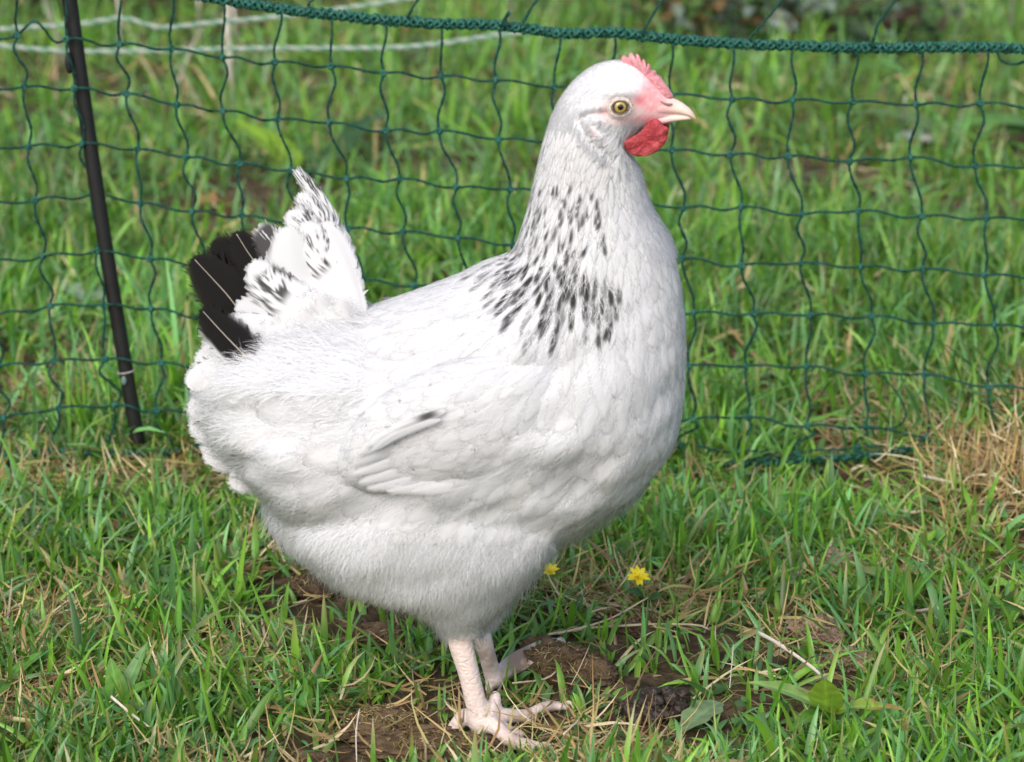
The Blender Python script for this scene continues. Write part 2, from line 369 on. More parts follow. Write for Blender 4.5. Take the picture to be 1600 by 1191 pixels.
def thatch(n, y0, y1, xm, mb, Lr=(0.015, 0.06), wr=(0.0009, 0.0026), rows=5):
    y = np.sqrt(rng.random(n) * (y1 ** 2 - y0 ** 2) + y0 ** 2); x = (rng.random(n) * 2 - 1) * (0.215 * y + xm)
    d = dry(x, y); b = bare(x, y)
    keep = rng.random(n) < np.clip(0.11 + 1.6 * (fbm(x, y, 9, 60, 3) - .50) + 0.65 * d, 0.02, 1) * (1 - .5 * sst(1.9, 2.2, y)) * (1 - .75 * np.clip(b - .5 * d, 0, 1))
    x, y = x[keep], y[keep]; n = len(x)
    c = STRAWC[rng.integers(0, 5, n)] * rng.uniform(.6, 1.15, (n, 1))
    blades(mb, x, y, rng.uniform(*Lr, n), rng.uniform(*wr, n), rng.uniform(.95, 1.6, n), rng.normal(0, .7, n), rng.random(n) * 6.283, rows, False, c, c, c, twist=rng.normal(0, .8, n), zoff=rng.random(n) * 0.012)
GR = MB()
field(50000, 1.22, 1.95, 0.16, (0.018, 0.058), (0.0020, 0.0056), 6, True, GR, GR)
field(42000, 1.90, 2.75, 0.18, (0.03, 0.085), (0.0026, 0.0058), 5, True, GR, GR)
field(52000, 2.70, 5.6, 0.25, (0.04, 0.095), (0.0032, 0.0065), 4, False, GR, GR, dryk=1.1)
field(46000, 1.0, 2.6, .75, (.025, .08), (.003, .007), 4, False, GR, GR, xin=.15)
field(30000, 2.6, 6.5, 1.0, (.05, .11), (.004, .009), 4, False, GR, GR, xin=.22)
tag(GR.build('grass', M_grass), 'green meadow grass growing all over the ground', 'grass', kind='stuff')
CL = MB(); n = 9000; y = np.sqrt(rng.random(n) * (3.4 ** 2 - 1.22 ** 2) + 1.22 ** 2); x = (rng.random(n) * 2 - 1) * (0.215 * y + .16)
k_ = (fbm(x, y, 6, 91, 2) > .52) & (rng.random(n) > bare(x, y)); x, y = x[k_], y[k_]; n = len(x)
c = np.array([[.07, .18, .035]]) * rng.uniform(.7, 1.5, (n, 1)) + np.array([[.03, .02, .03]]) * rng.random((n, 1))
blades(CL, x, y, rng.uniform(.008, .020, n), rng.uniform(.005, .010, n), rng.uniform(.7, 1.4, n), rng.normal(.3, .4, n), rng.random(n) * 6.283, 6, True, c * .9, c, c * 1.1, twist=rng.normal(0, .3, n), zoff=rng.uniform(.002, .014, n))
tag(CL.build('low_weeds', M_leaf), 'small broad weed leaves mixed low into the turf', 'weeds', kind='stuff')
TH = MB()
thatch(80000, 1.22, 2.1, 0.16, TH); thatch(20000, 2.1, 5.0, 0.2, TH, Lr=(0.03, 0.10), wr=(0.002, 0.0045), rows=4)
tag(TH.build('dry_grass', M_straw), 'pale dry grass litter lying between the green blades', 'dry grass', kind='stuff')
# ------------------------------------------------------------------ poultry netting
FY = 1.90
def fence_y(px): return FY
NETC = (0.013, 0.095, 0.070)
def netcol(n): return np.array([NETC]) * rng.uniform(.75, 1.25, (n, 1))
# knots of the net, measured on the photo and laid on the net's own upright plane
rows_px = {
 'rope': [(-50, -72), (28, -48), (105, -36), (187, -25), (270, -12), (350, 2), (440, 12), (518, 25), (602, 30), (690, 36), (780, 42), (876, 50), (960, 53), (1050, 62), (1145, 66), (1238, 73), (1340, 73), (1440, 74), (1545, 76), (1640, 76)],
 'a': [(-52, 62), (28, 54), (105, 61), (187, 69), (265, 80), (348, 91), (430, 96), (518, 103), (600, 111), (690, 119), (775, 128), (866, 137), (957, 142), (1048, 147), (1142, 152), (1238, 156), (1331, 158), (1433, 165), (1535, 165), (1630, 168)],
 'b': [(-42, 143), (37, 136), (117, 138), (195, 149), (274, 166), (349, 172), (434, 186), (516, 189), (602, 203), (686, 207), (778, 219), (868, 222), (958, 227), (1048, 231), (1141, 240), (1230, 243), (1327, 252), (1425, 250), (1525, 261), (1622, 262)],
 'c': [(-36, 236), (46, 228), (127, 226), (212, 237), (292, 245), (374, 255), (455, 264), (542, 276), (624, 281), (713, 295), (797, 297), (888, 306), (978, 314), (1067, 322), (1158, 323), (1252, 334), (1344, 333), (1442, 341), (1541, 340), (1638, 346)],
 'd': [(-28, 320), (55, 313), (141, 308), (219, 318), (301, 329), (378, 336), (460, 346), (542, 357), (629, 365), (715, 373), (800, 386), (885, 390), (975, 396), (1066, 403), (1158, 413), (1251, 413), (1347, 422), (1440, 420), (1539, 430), (1636, 432)],
 'e': [(-20, 410), (64, 405), (150, 395), (236, 403), (318, 412), (400, 421), (483, 430), (566, 441), (648, 448), (735, 456), (820, 464), (910, 472), (1000, 480), (1084, 488), (1177, 490), (1268, 498), (1362, 495), (1457, 505), (1553, 507), (1650, 512)],
 'f': [(-12, 496), (75, 482), (162, 475), (237, 482), (322, 492), (405, 502), (490, 512), (572, 522), (655, 531), (742, 540), (825, 548), (912, 556), (995, 563), (1076, 570), (1167, 577), (1262, 576), (1351, 583), (1445, 585), (1542, 600), (1640, 602)],
 'g': [(-5, 578), (84, 564), (165, 560), (252, 565), (335, 576), (418, 588), (500, 598), (580, 608), (662, 618), (748, 628), (830, 637), (915, 645), (1000, 652), (1083, 658), (1170, 657), (1260, 665), (1352, 667), (1446, 680), (1550, 678), (1645, 690)],
 'h': [(4, 655), (92, 636), (180, 633), (247, 636), (335, 648), (420, 660), (505, 670), (585, 680), (668, 688), (750, 694), (832, 698), (910, 700), (990, 702), (1063, 702), (1156, 707), (1244, 708), (1338, 698), (1450, 693), (1552, 690), (1648, 700)],
 'foot': [(2, 722), (82, 714), (172, 716), (262, 714), (345, 706), (425, 712), (505, 722), (585, 735), (668, 745), (750, 752), (832, 757), (915, 758), (1000, 754), (1085, 742), (1184, 730), (1262, 727), (1363, 717), (1455, 706), (1555, 700), (1650, 705)]}
keys = list(rows_px)
for q_ in keys:                                # the net runs on past both sides of the view
    a_ = rows_px[q_]; s0 = ((a_[2][0] - a_[0][0]) / 2, (a_[3][1] - a_[0][1]) / 6); s1 = ((a_[-1][0] - a_[-3][0]) / 2, (a_[-1][1] - a_[-4][1]) / 3)
    rows_px[q_] = [(a_[0][0] - s0[0] * k, a_[0][1] - s0[1] * k) for k in (4, 3, 2, 1)] + a_ + [(a_[-1][0] + s1[0] * k, a_[-1][1] + s1[1] * k) for k in (1, 2, 3, 4)]
base = P(750, 745, FY)
net = empty('poultry_net', (0.0, FY, float(gz(0, FY))), 'green knotted twine poultry netting with a thick braided top rope, strung behind the hen', 'netting')
def NP(p, dy=0.0):
    q = P(p[0], p[1], FY)
    return np.array([q.x, FY + dy, q.z])
bow = lambda k: 0.006 * math.sin(k * 0.9) + 0.004 * math.sin(k * 2.3)
knots = {}
for r_, key in enumerate(keys):
    for c_, p in enumerate(rows_px[key]):
        knots[(r_, c_)] = NP(p, bow(c_ + r_ * .7) * (1 if 0 < r_ < 9 else .3))
NCOL = len(rows_px['a']); TW = 2300.0
def strand(mb, pts, r=0.00135):
    p = catmull(pts, 0.0011)
    c = np.array([NETC]) * (1 + 0.25 * (vnoise(np.arange(len(p)), 0 * np.arange(len(p)), 0.05, int(abs(pts[0][0] * 900)) % 50)[:, None] - .5) * 2)
    tube(mb, p, r, 8, c, twist=TW, lobes=2, lobe=0.24)
def knot(mb, c, k):
    # a lump of twine turns: small ring wraps
    for t in range(3):
        a = np.linspace(0, 2 * math.pi, 15); rr = 0.0017 + .0003 * t
        tilt = [0.5, -0.6, 1.5][t] + k * .37
        x = rr * np.cos(a); z = rr * np.sin(a) * (0.8 if t < 2 else .9); y = 0.0011 * np.cos(a * 2 + t)
        X2 = x * math.cos(tilt) - y * math.sin(tilt); Y2 = x * math.sin(tilt) * 0.6 + y
        tube(mb, c + np.stack([X2, Y2 - 0.0004 * t, z], 1), 0.0010, 6, NETC, cap=False)
    blob(mb, c, (0.0019, 0.0017, 0.0021), seed=k % 30, rough=.2, col=(*NETC, 1), sub=2)
for r_ in range(1, 9):
    mb = MB(); pts = []
    for c_ in range(NCOL):
        a = knots[(r_, c_)]; pts.append(a)
        if c_ < NCOL - 1:
            b = knots[(r_, c_ + 1)]; sag = 0.0015 + .0012 * math.sin(c_ * 2.1 + r_)
            if r_ == 1 and c_ == 5:
                pts.append(a * .62 + b * .38 + np.array([0, 0, 0.012])); pts.append(a * .25 + b * .75 - np.array([0, 0, 0.003])); continue
            pts.append(a * .7 + b * .3 + np.array([0, 0, 0.0012])); pts.append(a * .3 + b * .7 - np.array([0, 0, sag]))
    strand(mb, pts); mb.build('horizontal_strand', M_net, net)
for c_ in range(NCOL):
    mb = MB(); pts = []
    for r_ in range(0, 10):
        a = knots[(r_, c_)]; pts.append(a)
        if r_ < 9:
            b = knots[(r_ + 1, c_)]; s = (1 if (r_ % 2) else -1)
            amp = (0.0012 + 0.0028 * abs(math.sin(c_ * 1.7 + r_ * 2.3))) * (1.0 if r_ < 7 else 1.9)
            dx = b[0] - a[0]
            pts.append(a * .72 + b * .28 + np.array([amp * (-.9 if dx > 0 else 1.0) * (1 if s > 0 else .35), -.002, 0]))
            pts.append(a * .28 + b * .72 + np.array([amp * (.9 if dx > 0 else -.5), .002, 0]))
        if 0 < r_ < 9: knot(mb, a, c_ * 7 + r_ * 3)
    strand(mb, pts); mb.build('vertical_strand', M_net, net)
def braid(mb, pts, rad, plies, per, pr):
    p = catmull(pts, 0.0016); t, n, b = frames(p)
    s = np.concatenate([[0], np.cumsum(np.linalg.norm(np.diff(p, axis=0), axis=1))])
    for k in range(plies):
        ph = 2 * math.pi * k / plies; a = 2 * math.pi * s / per
        sgn = 1 if k % 2 else -1
        o = n * (rad * np.cos(sgn * a + ph) * (1 + .15 * np.sin(s * 210 + k)))[:, None] + b * (rad * .8 * np.sin(sgn * a + ph))[:, None]
        # chain-stitch loops riding on the helix
        o += n * (0.0009 * np.sin(2 * math.pi * s / (per * .31) + k * 2))[:, None]
        tube(mb, p + o, pr, 6, NETC, twist=TW, lobes=2, lobe=.2)
mb = MB(); braid(mb, [knots[(0, c)] + np.array([0, 0, .0012 * math.sin(c * 2.4)]) for c in range(NCOL)], 0.0029, 6, 0.019, 0.0015); mb.build('top_rope', M_net, net)
mb = MB(); braid(mb, [knots[(9, c)] + np.array([0, -.004, 0.006]) for c in range(NCOL)], 0.0022, 4, 0.021, 0.0014); mb.build('bottom_rope', M_net, net)
# thinner lines of the net running on above the rope
for (x0, y0, x1, y1, x2, y2) in [(483, 8, 490, -4, 545, -60), (637, 25, 652, 0, 700, -60), (817, 35, 834, 5, 880, -55), (1002, 52, 1030, 4, 1062, -50), (1169, 60, 1216, 4, 1250, -50), (1361, 72, 1372, 32, 1400, 0), (1400, 0, 1425, -20, 1440, -60)]:
    mb = MB(); strand(mb, [NP((x0, y0), -.004), NP((x1, y1), -.006), NP((x2, y2), 0)]); mb.build('upper_strand', M_net, net)
mb = MB(); strand(mb, [NP((787, 40), -.004), NP((789, 28), -.006), NP((796, 16), -.01)], 0.0016)
mb.build('frayed_end', M_net, net)
mb = MB(); strand(mb, [NP((1556, 78), -.003), NP((1562, 92), -.008), NP((1580, 97), -.010), NP((1602, 92), -.006), NP((1615, 80), -.003)])
mb.build('loose_loop', M_net, net)
mb = MB(); strand(mb, [NP((1378, 585), -.003), NP((1400, 610), -.012), NP((1411, 640), -.014), NP((1395, 662), -.01), NP((1352, 668), -.003)], .0010)
mb.build('loose_loop', M_net, net)

# black post with its metal ground spike
pt, pb = P(100, -60, FY + .012), P(217, 700, FY + .005)
post = empty('fence_post', (pb.x, pb.y, pb.z), 'black plastic fence post leaning to the left at the netting', 'post')
mb = MB(); p = catmull([np.array(pt), np.array(pt) * .5 + np.array(pb) * .5 + np.array([-.002, 0, 0]), np.array(pb)], 0.01)
rr = np.full(len(p), .0062)
tube(mb, p, rr, 12, (0.010, 0.010, 0.011), squash=.8)
q = P(108, 98, FY + .006); blob(mb, q, (.0035, .003, .009), 3, .1, (0.012, .012, .013, 1), 2)     # clip
mb.build('shaft', M_post, post)
mb = MB(); e = P(207, 745, FY); tube(mb, [np.array(pb) + np.array([-.001, 0, .006]), np.array(pb) + np.array([-.003, 0, -.008]), np.array([e.x, e.y, e.z - .03])], [.0035, .0030, .002], 8, (.10, .10, .11)); mb.build('spike', M_post, post)
mb = MB(); t_ = P(196, 582, FY + .003); a = np.linspace(0, 2 * math.pi, 20)
tube(mb, np.array(t_) + np.stack([.0073 * np.cos(a), .0065 * np.sin(a) + .004, .0012 * np.cos(a)], 1), .0006, 5, (.35, .33, .30), cap=False)
blob(mb, np.array(t_) + np.array([-.001, -.004, -.006]), (.0022, .0012, .004), 8, .2, (.12, .20, .18, 1), 2)
mb.build('wire_tie', M_net, post)

# thin electric tape lines of a second fence beyond
def tape(pxs, Yd, label):
    mb = MB(); pts = [np.array(P(a, b, Yd)) for a, b in pxs]; p = catmull(pts, 0.004)
    for k in range(3):
        t, n, b = frames(p); s = np.arange(len(p)) * .004; ph = k * 2.09
        o = n * (.0020 * np.cos(s * 330 + ph))[:, None] + b * (.0020 * np.sin(s * 330 + ph))[:, None]
        c = np.array([(.34, .42, .34), (.36, .40, .36), (.10, .26, .17)][k])
        tube(mb, p + o, .0014, 5, c)
    m0 = pts[0]; o = mb.build('fence_line', M_net, origin=m0); tag(o, label, 'fence line', 'pale twisted fence lines beyond the net'); return o
tape([(-260, 52), (-90, 50), (0, 46), (60, 42), (125, 38), (192, 29), (250, 43), (330, 36), (450, 25), (560, 10), (640, -2), (720, -14)], 2.75, 'upper pale green and white twisted fence line, kinked behind the net at top left')
tape([(-260, 60), (-90, 66), (0, 72), (100, 80), (230, 80), (400, 76), (600, 75), (690, 68), (780, 55), (850, 50), (960, 53), (1100, 64), (1300, 75), (1660, 80)], 2.72, 'lower pale green and white twisted fence line, running behind the net to its rope')
# ------------------------------------------------------------------ the hen
HY = 1.445                                    # her mid plane
S = 1 / 2480.0                                # one photo pixel at her distance, in metres
def HP(px, py, dy=0.0):
    q = P(px, py, HY); return np.array([q.x, HY + dy, q.z])
def hp(p):                                    # side-view coordinates of a point (photo pixels of its shadow on the mid plane)
    return to_px(p[..., 0], HY, p[..., 2])
hen = empty('hen', (float(P(760, 1140, HY).x), HY, float(gz(-.02, HY))), 'large white hen with black-flecked neck and black tail feathers standing on the grass', 'hen')
hen_o = np.array(hen.location)

def loft(mb, st, n=36, step=0.004, yc=0.0, pw=2.0, own=True):
    """st: (Tx,Ty,Bx,By,halfwidth px[,y offset px]) stations; a closed skin through them"""
    rows = []
    for s in st:
        yo = (s[5] if len(s) > 5 else 0) * S + yc; T = np.array(P(s[0], s[1], HY + yo)); B = np.array(P(s[2], s[3], HY + yo)); T[1] = B[1] = HY
        rows.append(np.concatenate([T, B, [s[4] * S, yo]]))
    r = catmull(np.array(rows), step)
    m = len(r); T = r[:, 0:3]; B = r[:, 3:6]; w = r[:, 6]; yo = r[:, 7]
    a = np.linspace(0, 2 * math.pi, n, endpoint=False)
    c = (T + B) / 2; h = (T - B) / 2
    ca, sa = np.cos(a), np.sin(a)
    sgn = np.sign(sa) * np.abs(sa) ** (2 / pw) 
    V = c[:, None] + h[:, None] * ca[None, :, None]
    V[..., 1] += w[:, None] * sgn[None] + yo[:, None]
    i = np.arange(m - 1)[:, None] * n; j = np.arange(n)[None]; j2 = (j + 1) % n
    q = np.stack([i + j, i + j2, i + n + j2, i + n + j], -1).reshape(-1, 4)
    V = np.vstack([V.reshape(-1, 3), c[0] + [0, yo[0], 0], c[-1] + [0, yo[-1], 0]]); k = m * n; jj = np.arange(n); jn = (jj + 1) % n
    t = np.vstack([np.stack([np.full(n, k), jn, jj], 1), np.stack([np.full(n, k + 1), (m - 1) * n + jj, (m - 1) * n + jn], 1)])
    mb.add(V, q, t)
def limb(mb, pts, radii, n=14, step=0.0015):
    p = catmull(np.hstack([np.array(pts), np.array(radii)[:, None]]), step)
    q0, q1 = p[0].copy(), p[-1].copy()
    # round the ends
    d0 = p[0, :3] - p[1, :3]; d0 /= np.linalg.norm(d0); d1 = p[-1, :3] - p[-2, :3]; d1 /= np.linalg.norm(d1)
    for f, k in ((.5, .87), (.87, .5), (.98, .2)):
        p = np.vstack([np.append(q0[:3] + d0 * q0[3] * f, q0[3] * k), p, np.append(q1[:3] + d1 * q1[3] * f, q1[3] * k)])
    tube(mb, p[:, :3], p[:, 3], n)
body_st = [(1050, 158, 1048, 184, 11), (1040, 147, 1036, 190, 16), (1020, 126, 1016, 196, 23), (996, 104, 990, 208, 32), (968, 94, 974, 224, 39), (928, 103, 974, 236, 43), (890, 134, 984, 248, 46), (864, 178, 996, 266, 48),
           (849, 230, 1004, 292, 52), (836, 290, 1016, 326, 60), (820, 350, 1042, 376, 76), (800, 396, 1060, 440, 98), (752, 416, 1068, 530, 124), (700, 440, 1066, 612, 148), (640, 464, 1044, 704, 168), (585, 484, 976, 772, 180),
           (545, 494, 882, 832, 184), (500, 500, 760, 880, 180), (455, 508, 650, 880, 168), (415, 520, 540, 850, 150), (372, 535, 462, 800, 122), (342, 555, 400, 745, 90), (325, 585, 350, 690, 55), (318, 610, 328, 650, 22)]
def build_body():
    b = MB()
    loft(b, body_st)
    # thighs and fluff: near (toward the camera) and far; the belly between
    for s_ in (-1, 1):
        loft(b, [(560, 700, 800, 640, 60, s_ * 60), (500, 770, 860, 730, 84, s_ * 78), (470, 830, 872, 820, 90, s_ * 80), (530, 895, 844, 878, 83, s_ * 78), (612, 930, 788, 940, 60, s_ * 76), (672, 962, 756, 972, 38, s_ * 74), (690, 988, 750, 994, 24, s_ * 73)] if s_ < 0 else [(560, 700, 800, 640, 60, 60), (520, 770, 850, 730, 80, 78), (520, 830, 850, 810, 84, 80), (570, 880, 826, 865, 78, 78), (650, 915, 800, 920, 60, 76), (710, 950, 782, 962, 36, 74), (726, 975, 768, 982, 20, 73)])
    loft(b, [(430, 700, 640, 690, 110), (420, 770, 800, 760, 118), (452, 840, 800, 850, 108), (540, 902, 760, 915, 78), (620, 930, 720, 940, 40)])
    # legs and feet
    ny = -73 * S; fy = 73 * S
    gN = G(748, 1150); gF = G(772, 1080)
    YN = float(gN.y); YF = float(gF.y)
    def Q(px, py, Yd): q = P(px, py, Yd); return [q.x, q.y, q.z]
    yh = HY + ny
    limb(b, [Q(716, 955, yh), Q(719, 1000, yh - .001), Q(732, 1050, (yh + YN) / 2), Q(744, 1100, YN + .002), Q(750, 1128, YN)], [.0100, .0084, .0071, .0072, .0084])
    def toe(pts, radii): limb(b, pts, [k * .86 for k in radii], 12, .0012)
    def T(px, py, r, lift=0.0, nearer=0.0):
        g_ = G(px, py + r / S * .6); return [g_.x, g_.y - nearer, float(gz(g_.x, g_.y)) + r * .85 + lift]
    A = Q(750, 1130, YN)
    toe([A, T(772, 1146, .0062, .004), T(800, 1160, .0056), T(828, 1168, .0050), T(850, 1171, .0040)], [.0080, .0066, .0058, .0052, .0038])
    toe([A, T(785, 1134, .0055, .006), T(822, 1124, .0050, .002), T(855, 1110, .0044, .002), T(884, 1106, .0032)], [.0078, .0062, .0052, .0046, .0028])
    toe([A, T(775, 1143, .0055, .003), T(797, 1146, .0052), T(812, 1150, .0042)], [.0074, .006, .0052, .0040])
    toe([A, T(728, 1134, .0056, .006), T(712, 1143, .0052, .003), T(697, 1153, .0044)], [.0078, .0064, .0056, .0040])
    toe([Q(760, 1118, YN), Q(768, 1108, YN + .004), Q(773, 1098, YN + .010), Q(774, 1088, YN + .012)], [.0066, .0058, .0054, .0044])
    yf = HY + fy
    limb(b, [Q(742, 955, yf), Q(750, 985, yf), Q(760, 1020, yf), Q(768, 1048, YF + .001), Q(772, 1062, YF)], [.0080, .0070, .0060, .0060, .0062])
    Bf = Q(772, 1062, YF)
    toe([Bf, T(800, 1047, .005, .006), T(832, 1030, .005, .006), T(855, 1018, .005, .004), T(873, 1009, .0040, .002)], [.0064, .0056, .0056, .0056, .0038])
    toe([Bf, T(810, 1052, .005, .004), T(850, 1042, .005, .006), T(876, 1034, .0040, .005)], [.0064, .0054, .0052, .0036])
    toe([Bf, T(768, 1070, .0045, .002), T(764, 1078, .004)], [.006, .005, .0036])
    return b
bb = build_body()
raw = bb.build('body_raw', M_petal)
md = raw.modifiers.new('r', 'REMESH'); md.mode = 'VOXEL'; md.voxel_size = 0.00155; md.use_smooth_shade = True
ms_ = raw.modifiers.new('s', 'SMOOTH'); ms_.factor = 0.5; ms_.iterations = 4
dg = bpy.context.evaluated_depsgraph_get(); ev = raw.evaluated_get(dg); bme = bpy.data.meshes.new_from_object(ev)
bpy.data.objects.remove(raw)
nv = len(bme.vertices); bv = np.zeros(nv * 3, np.float32); bme.vertices.foreach_get('co', bv); bv = bv.reshape(-1, 3).astype(float)
bme.calc_loop_triangles(); nt_ = len(bme.loop_triangles); bt = np.zeros(nt_ * 3, np.int32); bme.loop_triangles.foreach_get('vertices', bt); bt = bt.reshape(-1, 3)
u_, v_ = hp(bv)
# face modelling: cheek hollow round the eye, brow, ear
col = np.tile(np.array([[0.74, 0.75, 0.77, 0.0]]), (nv, 1))
def ell(cx, cy, rx, ry, p=2): return np.exp(-((np.abs((u_ - cx) / rx) ** p + np.abs((v_ - cy) / ry) ** p)))
head = (v_ < 250) & (u_ > 880)
def paint(msk, c):
    col[:, :3] = col[:, :3] * (1 - msk[:, None]) + np.array([c]) * msk[:, None]
nzv = vnoise(bv[:, 0], bv[:, 2], 900, 3) * .6 + vnoise(bv[:, 0], bv[:, 2], 2600, 4) * .4
pk = (0.80, 0.36, 0.38); nzs = vnoise(u_ * .25 + v_ * .12, v_ * .12 - u_ * .25, 1.0, 31) * .5 + nzv * .5
m_ = np.clip(ell(975, 165, 42, 26, 3) * 0.9, 0, 1) * head; paint(m_ * .55, (0.78, 0.62, 0.58))
m_ = np.clip(ell(1022, 150, 26, 34, 3) * (0.75 + .5 * nzv), 0, 1) * head; paint(np.clip(m_ * (.45 + 1.1 * nzs), 0, 1), pk)
m_ = np.clip(ell(996, 151, 10, 8, 2) * 1.2, 0, 1) * head; paint(m_ * (.6 + .5 * nzv), (0.70, 0.18, 0.22))
m_ = np.clip(ell(1005, 183, 26, 8, 2) * 1.1, 0, 1) * head; paint(m_ * (.5 + .6 * nzv), (0.68, 0.22, 0.25))
m_ = np.clip(ell(940, 167, 14, 8, 2), 0, 1) * head; paint(np.clip(m_ * (.3 + .8 * nzs), 0, 1), (0.76, 0.36, 0.37))
m_ = np.clip(ell(972, 182, 20, 7, 2), 0, 1) * head; paint(np.clip(m_ * (.2 + .7 * nzs), 0, 1), (0.74, 0.36, 0.37))
ut_, vt_ = to_px(bv[:, 0], bv[:, 1], bv[:, 2])
m_ = np.exp(-((u_ - 934) / 17) ** 2 - (((v_ - 207) - (u_ - 934) * .85) / 5.0) ** 2) * (.5 + nzs); paint(np.clip(m_, 0, 1) * head, (.60, .13, .16))
leg = (v_ > 985) | ((v_ > 960) & (np.abs(u_ - 730) < 50) & (bv[:, 2] < .075))
lc = np.array([0.68, 0.57, 0.53]) * (0.9 + 0.25 * nzv[:, None]) 
lm = sst(984, 1004, vt_) * (vt_ > 900)
dirt = np.clip((fbm(bv[:, 0], bv[:, 2], 110, 8, 3) - .44) * 4, 0, .8) * sst(1050, 1150, v_ + 60 * (bv[:, 1] > HY))
lc = lc * (1 - dirt[:, None]) + np.array([[.20, .13, .08]]) * dirt[:, None]
col[:, :3] = col[:, :3] * (1 - lm[:, None]) + lc * lm[:, None]
col[:, 3] = lm
bv2 = bv.copy()
nor = np.zeros(nv * 3, np.float32); bme.vertices.foreach_get('normal', nor); nor = nor.reshape(-1, 3)
d_ = -ell(967, 158, 22, 16, 4) * .0016 + ell(965, 138, 32, 12) * .0022 + ell(938, 182, 16, 16) * .0012
und = ((fbm(u_ * .94 - v_ * .33, (v_ * .94 + u_ * .33) * 1.8, .0075, 3, 2) - .5) * .0165 * (1 - .7 * sst(720, 800, v_)) * (1 - .5 * sst(950, 1020, u_)) + (vnoise(u_ * .6, v_ + u_ * .3, .035, 12) - .5) * .0016) * sst(330, 560, v_) * (1 - sst(900, 960, v_)) * np.clip(np.abs(nor[:, 1]) * 1.4, .25, 1)
bv2 += nor * und[:, None]
ep = catmull([(962, 176, 0), (945, 168, 0), (922, 170, 0), (907, 180, 0), (914, 198, 0), (932, 218, 0), (955, 238, 0)], 3.0)[:, :2]
ed = np.min(np.hypot(u_[:, None] - ep[None, :, 0], v_[:, None] - ep[None, :, 1]), 1) if False else np.array([9e9 if not h_ else np.hypot(a_ - ep[:, 0], b_ - ep[:, 1]).min() for a_, b_, h_ in zip(u_, v_, head)])
d_ = d_ - .0016 * np.exp(-(ed / 4.5) ** 2) + .0011 * np.exp(-((ed - 10) / 6) ** 2) * (u_ < 940)   # rim of the ear coverts
bv2 += nor * (d_ * head * (np.abs(nor[:, 1]) > .3))[:, None]
bme.vertices.foreach_set('co', (bv2 - hen_o).astype(np.float32).ravel())
bv = bv2
for a in list(bme.color_attributes): bme.color_attributes.remove(a)
ca = bme.color_attributes.new('Col', 'FLOAT_COLOR', 'POINT'); ca.data.foreach_set('color', col.astype(np.float32).ravel())
# skin: feathered white above, scaly pink legs (alpha masks the scales)
def skin_material():
    m = mat('hen_skin', rough=0.55, spec=0.3, sss=0.15); nt = m.node_tree; L = nt.links.new
    b = [n for n in nt.nodes if n.type == 'BSDF_PRINCIPLED'][0]
    a = [n for n in nt.nodes if n.type == 'ATTRIBUTE'][0]
    tc = nt.nodes.new('ShaderNodeTexCoord'); mp = nt.nodes.new('ShaderNodeMapping'); mp.inputs['Scale'].default_value = (1, 1, 1.5)
    L(tc.outputs['Object'], mp.inputs[0])
    vo = nt.nodes.new('ShaderNodeTexVoronoi'); vo.inputs['Scale'].default_value = 170; vo.feature = 'DISTANCE_TO_EDGE'; L(mp.outputs[0], vo.inputs['Vector'])
    cl = nt.nodes.new('ShaderNodeMapRange'); cl.inputs['From Max'].default_value = 0.22; L(vo.outputs['Distance'], cl.inputs['Value'])
    mu = nt.nodes.new('ShaderNodeMath'); mu.operation = 'MULTIPLY'; L(cl.outputs[0], mu.inputs[0]); L(a.outputs['Alpha'], mu.inputs[1])
    nz = nt.nodes.new('ShaderNodeTexNoise'); nz.inputs['Scale'].default_value = 1300; L(tc.outputs['Object'], nz.inputs['Vector'])
    ad = nt.nodes.new('ShaderNodeMath'); ad.operation = 'MULTIPLY_ADD'; L(nz.outputs['Fac'], ad.inputs[0]); ad.inputs[1].default_value = .5; L(mu.outputs[0], ad.inputs[2])
    bp = nt.nodes.new('ShaderNodeBump'); bp.inputs['Strength'].default_value = 0.45; bp.inputs['Distance'].default_value = 0.0006
    L(ad.outputs[0], bp.inputs['Height']); L(bp.outputs[0], b.inputs['Normal'])
    return m
bme.materials.clear(); bme.materials.append(skin_material())
bme.polygons.foreach_set('use_smooth', np.ones(len(bme.polygons), bool))
bme.name = 'body'; body = bpy.data.objects.new('body', bme); COL.objects.link(body); body.parent = hen
bvh = BVHTree.FromPolygons([tuple(v) for v in bv], [tuple(t) for t in bt.tolist()])

# ---- feathers -------------------------------------------------------------------
M_feather = mat('white_feather', rough=0.75, trans=0.22, spec=0.15, alpha=True, sheen=0.15)
M_fluff = mat('white_down', rough=0.8, trans=0.42, spec=0.1, alpha=True)
M_skin2 = mat('red_skin', rough=0.5, spec=0.3, sss=0.15, bump=(700, 0.9, 0.0016), noise=(420, 0.22))
M_horn = mat('horn', rough=0.32, spec=0.5, sss=0.1, bump=(300, .12, .0004))
def template(nb, point=1.0, fr=0.10, blunt=0.85):
    """outline vertices of one vane half: returns (x, y, alpha, r) rows 0,.45,.78 then tips"""
    ph = np.linspace(0.0, 1, nb + 1)
    ox = 0.5 - 0.5 * np.cos(math.pi * ph ** point); oy = np.sin(math.pi * ph ** (point * .9)) ** blunt * (0.72 + .28 * np.sin(math.pi * ph * .8))
    rx = np.minimum(0.9 * ph ** 1.35, ox); rx[0] = 0
    return rx, ox, oy
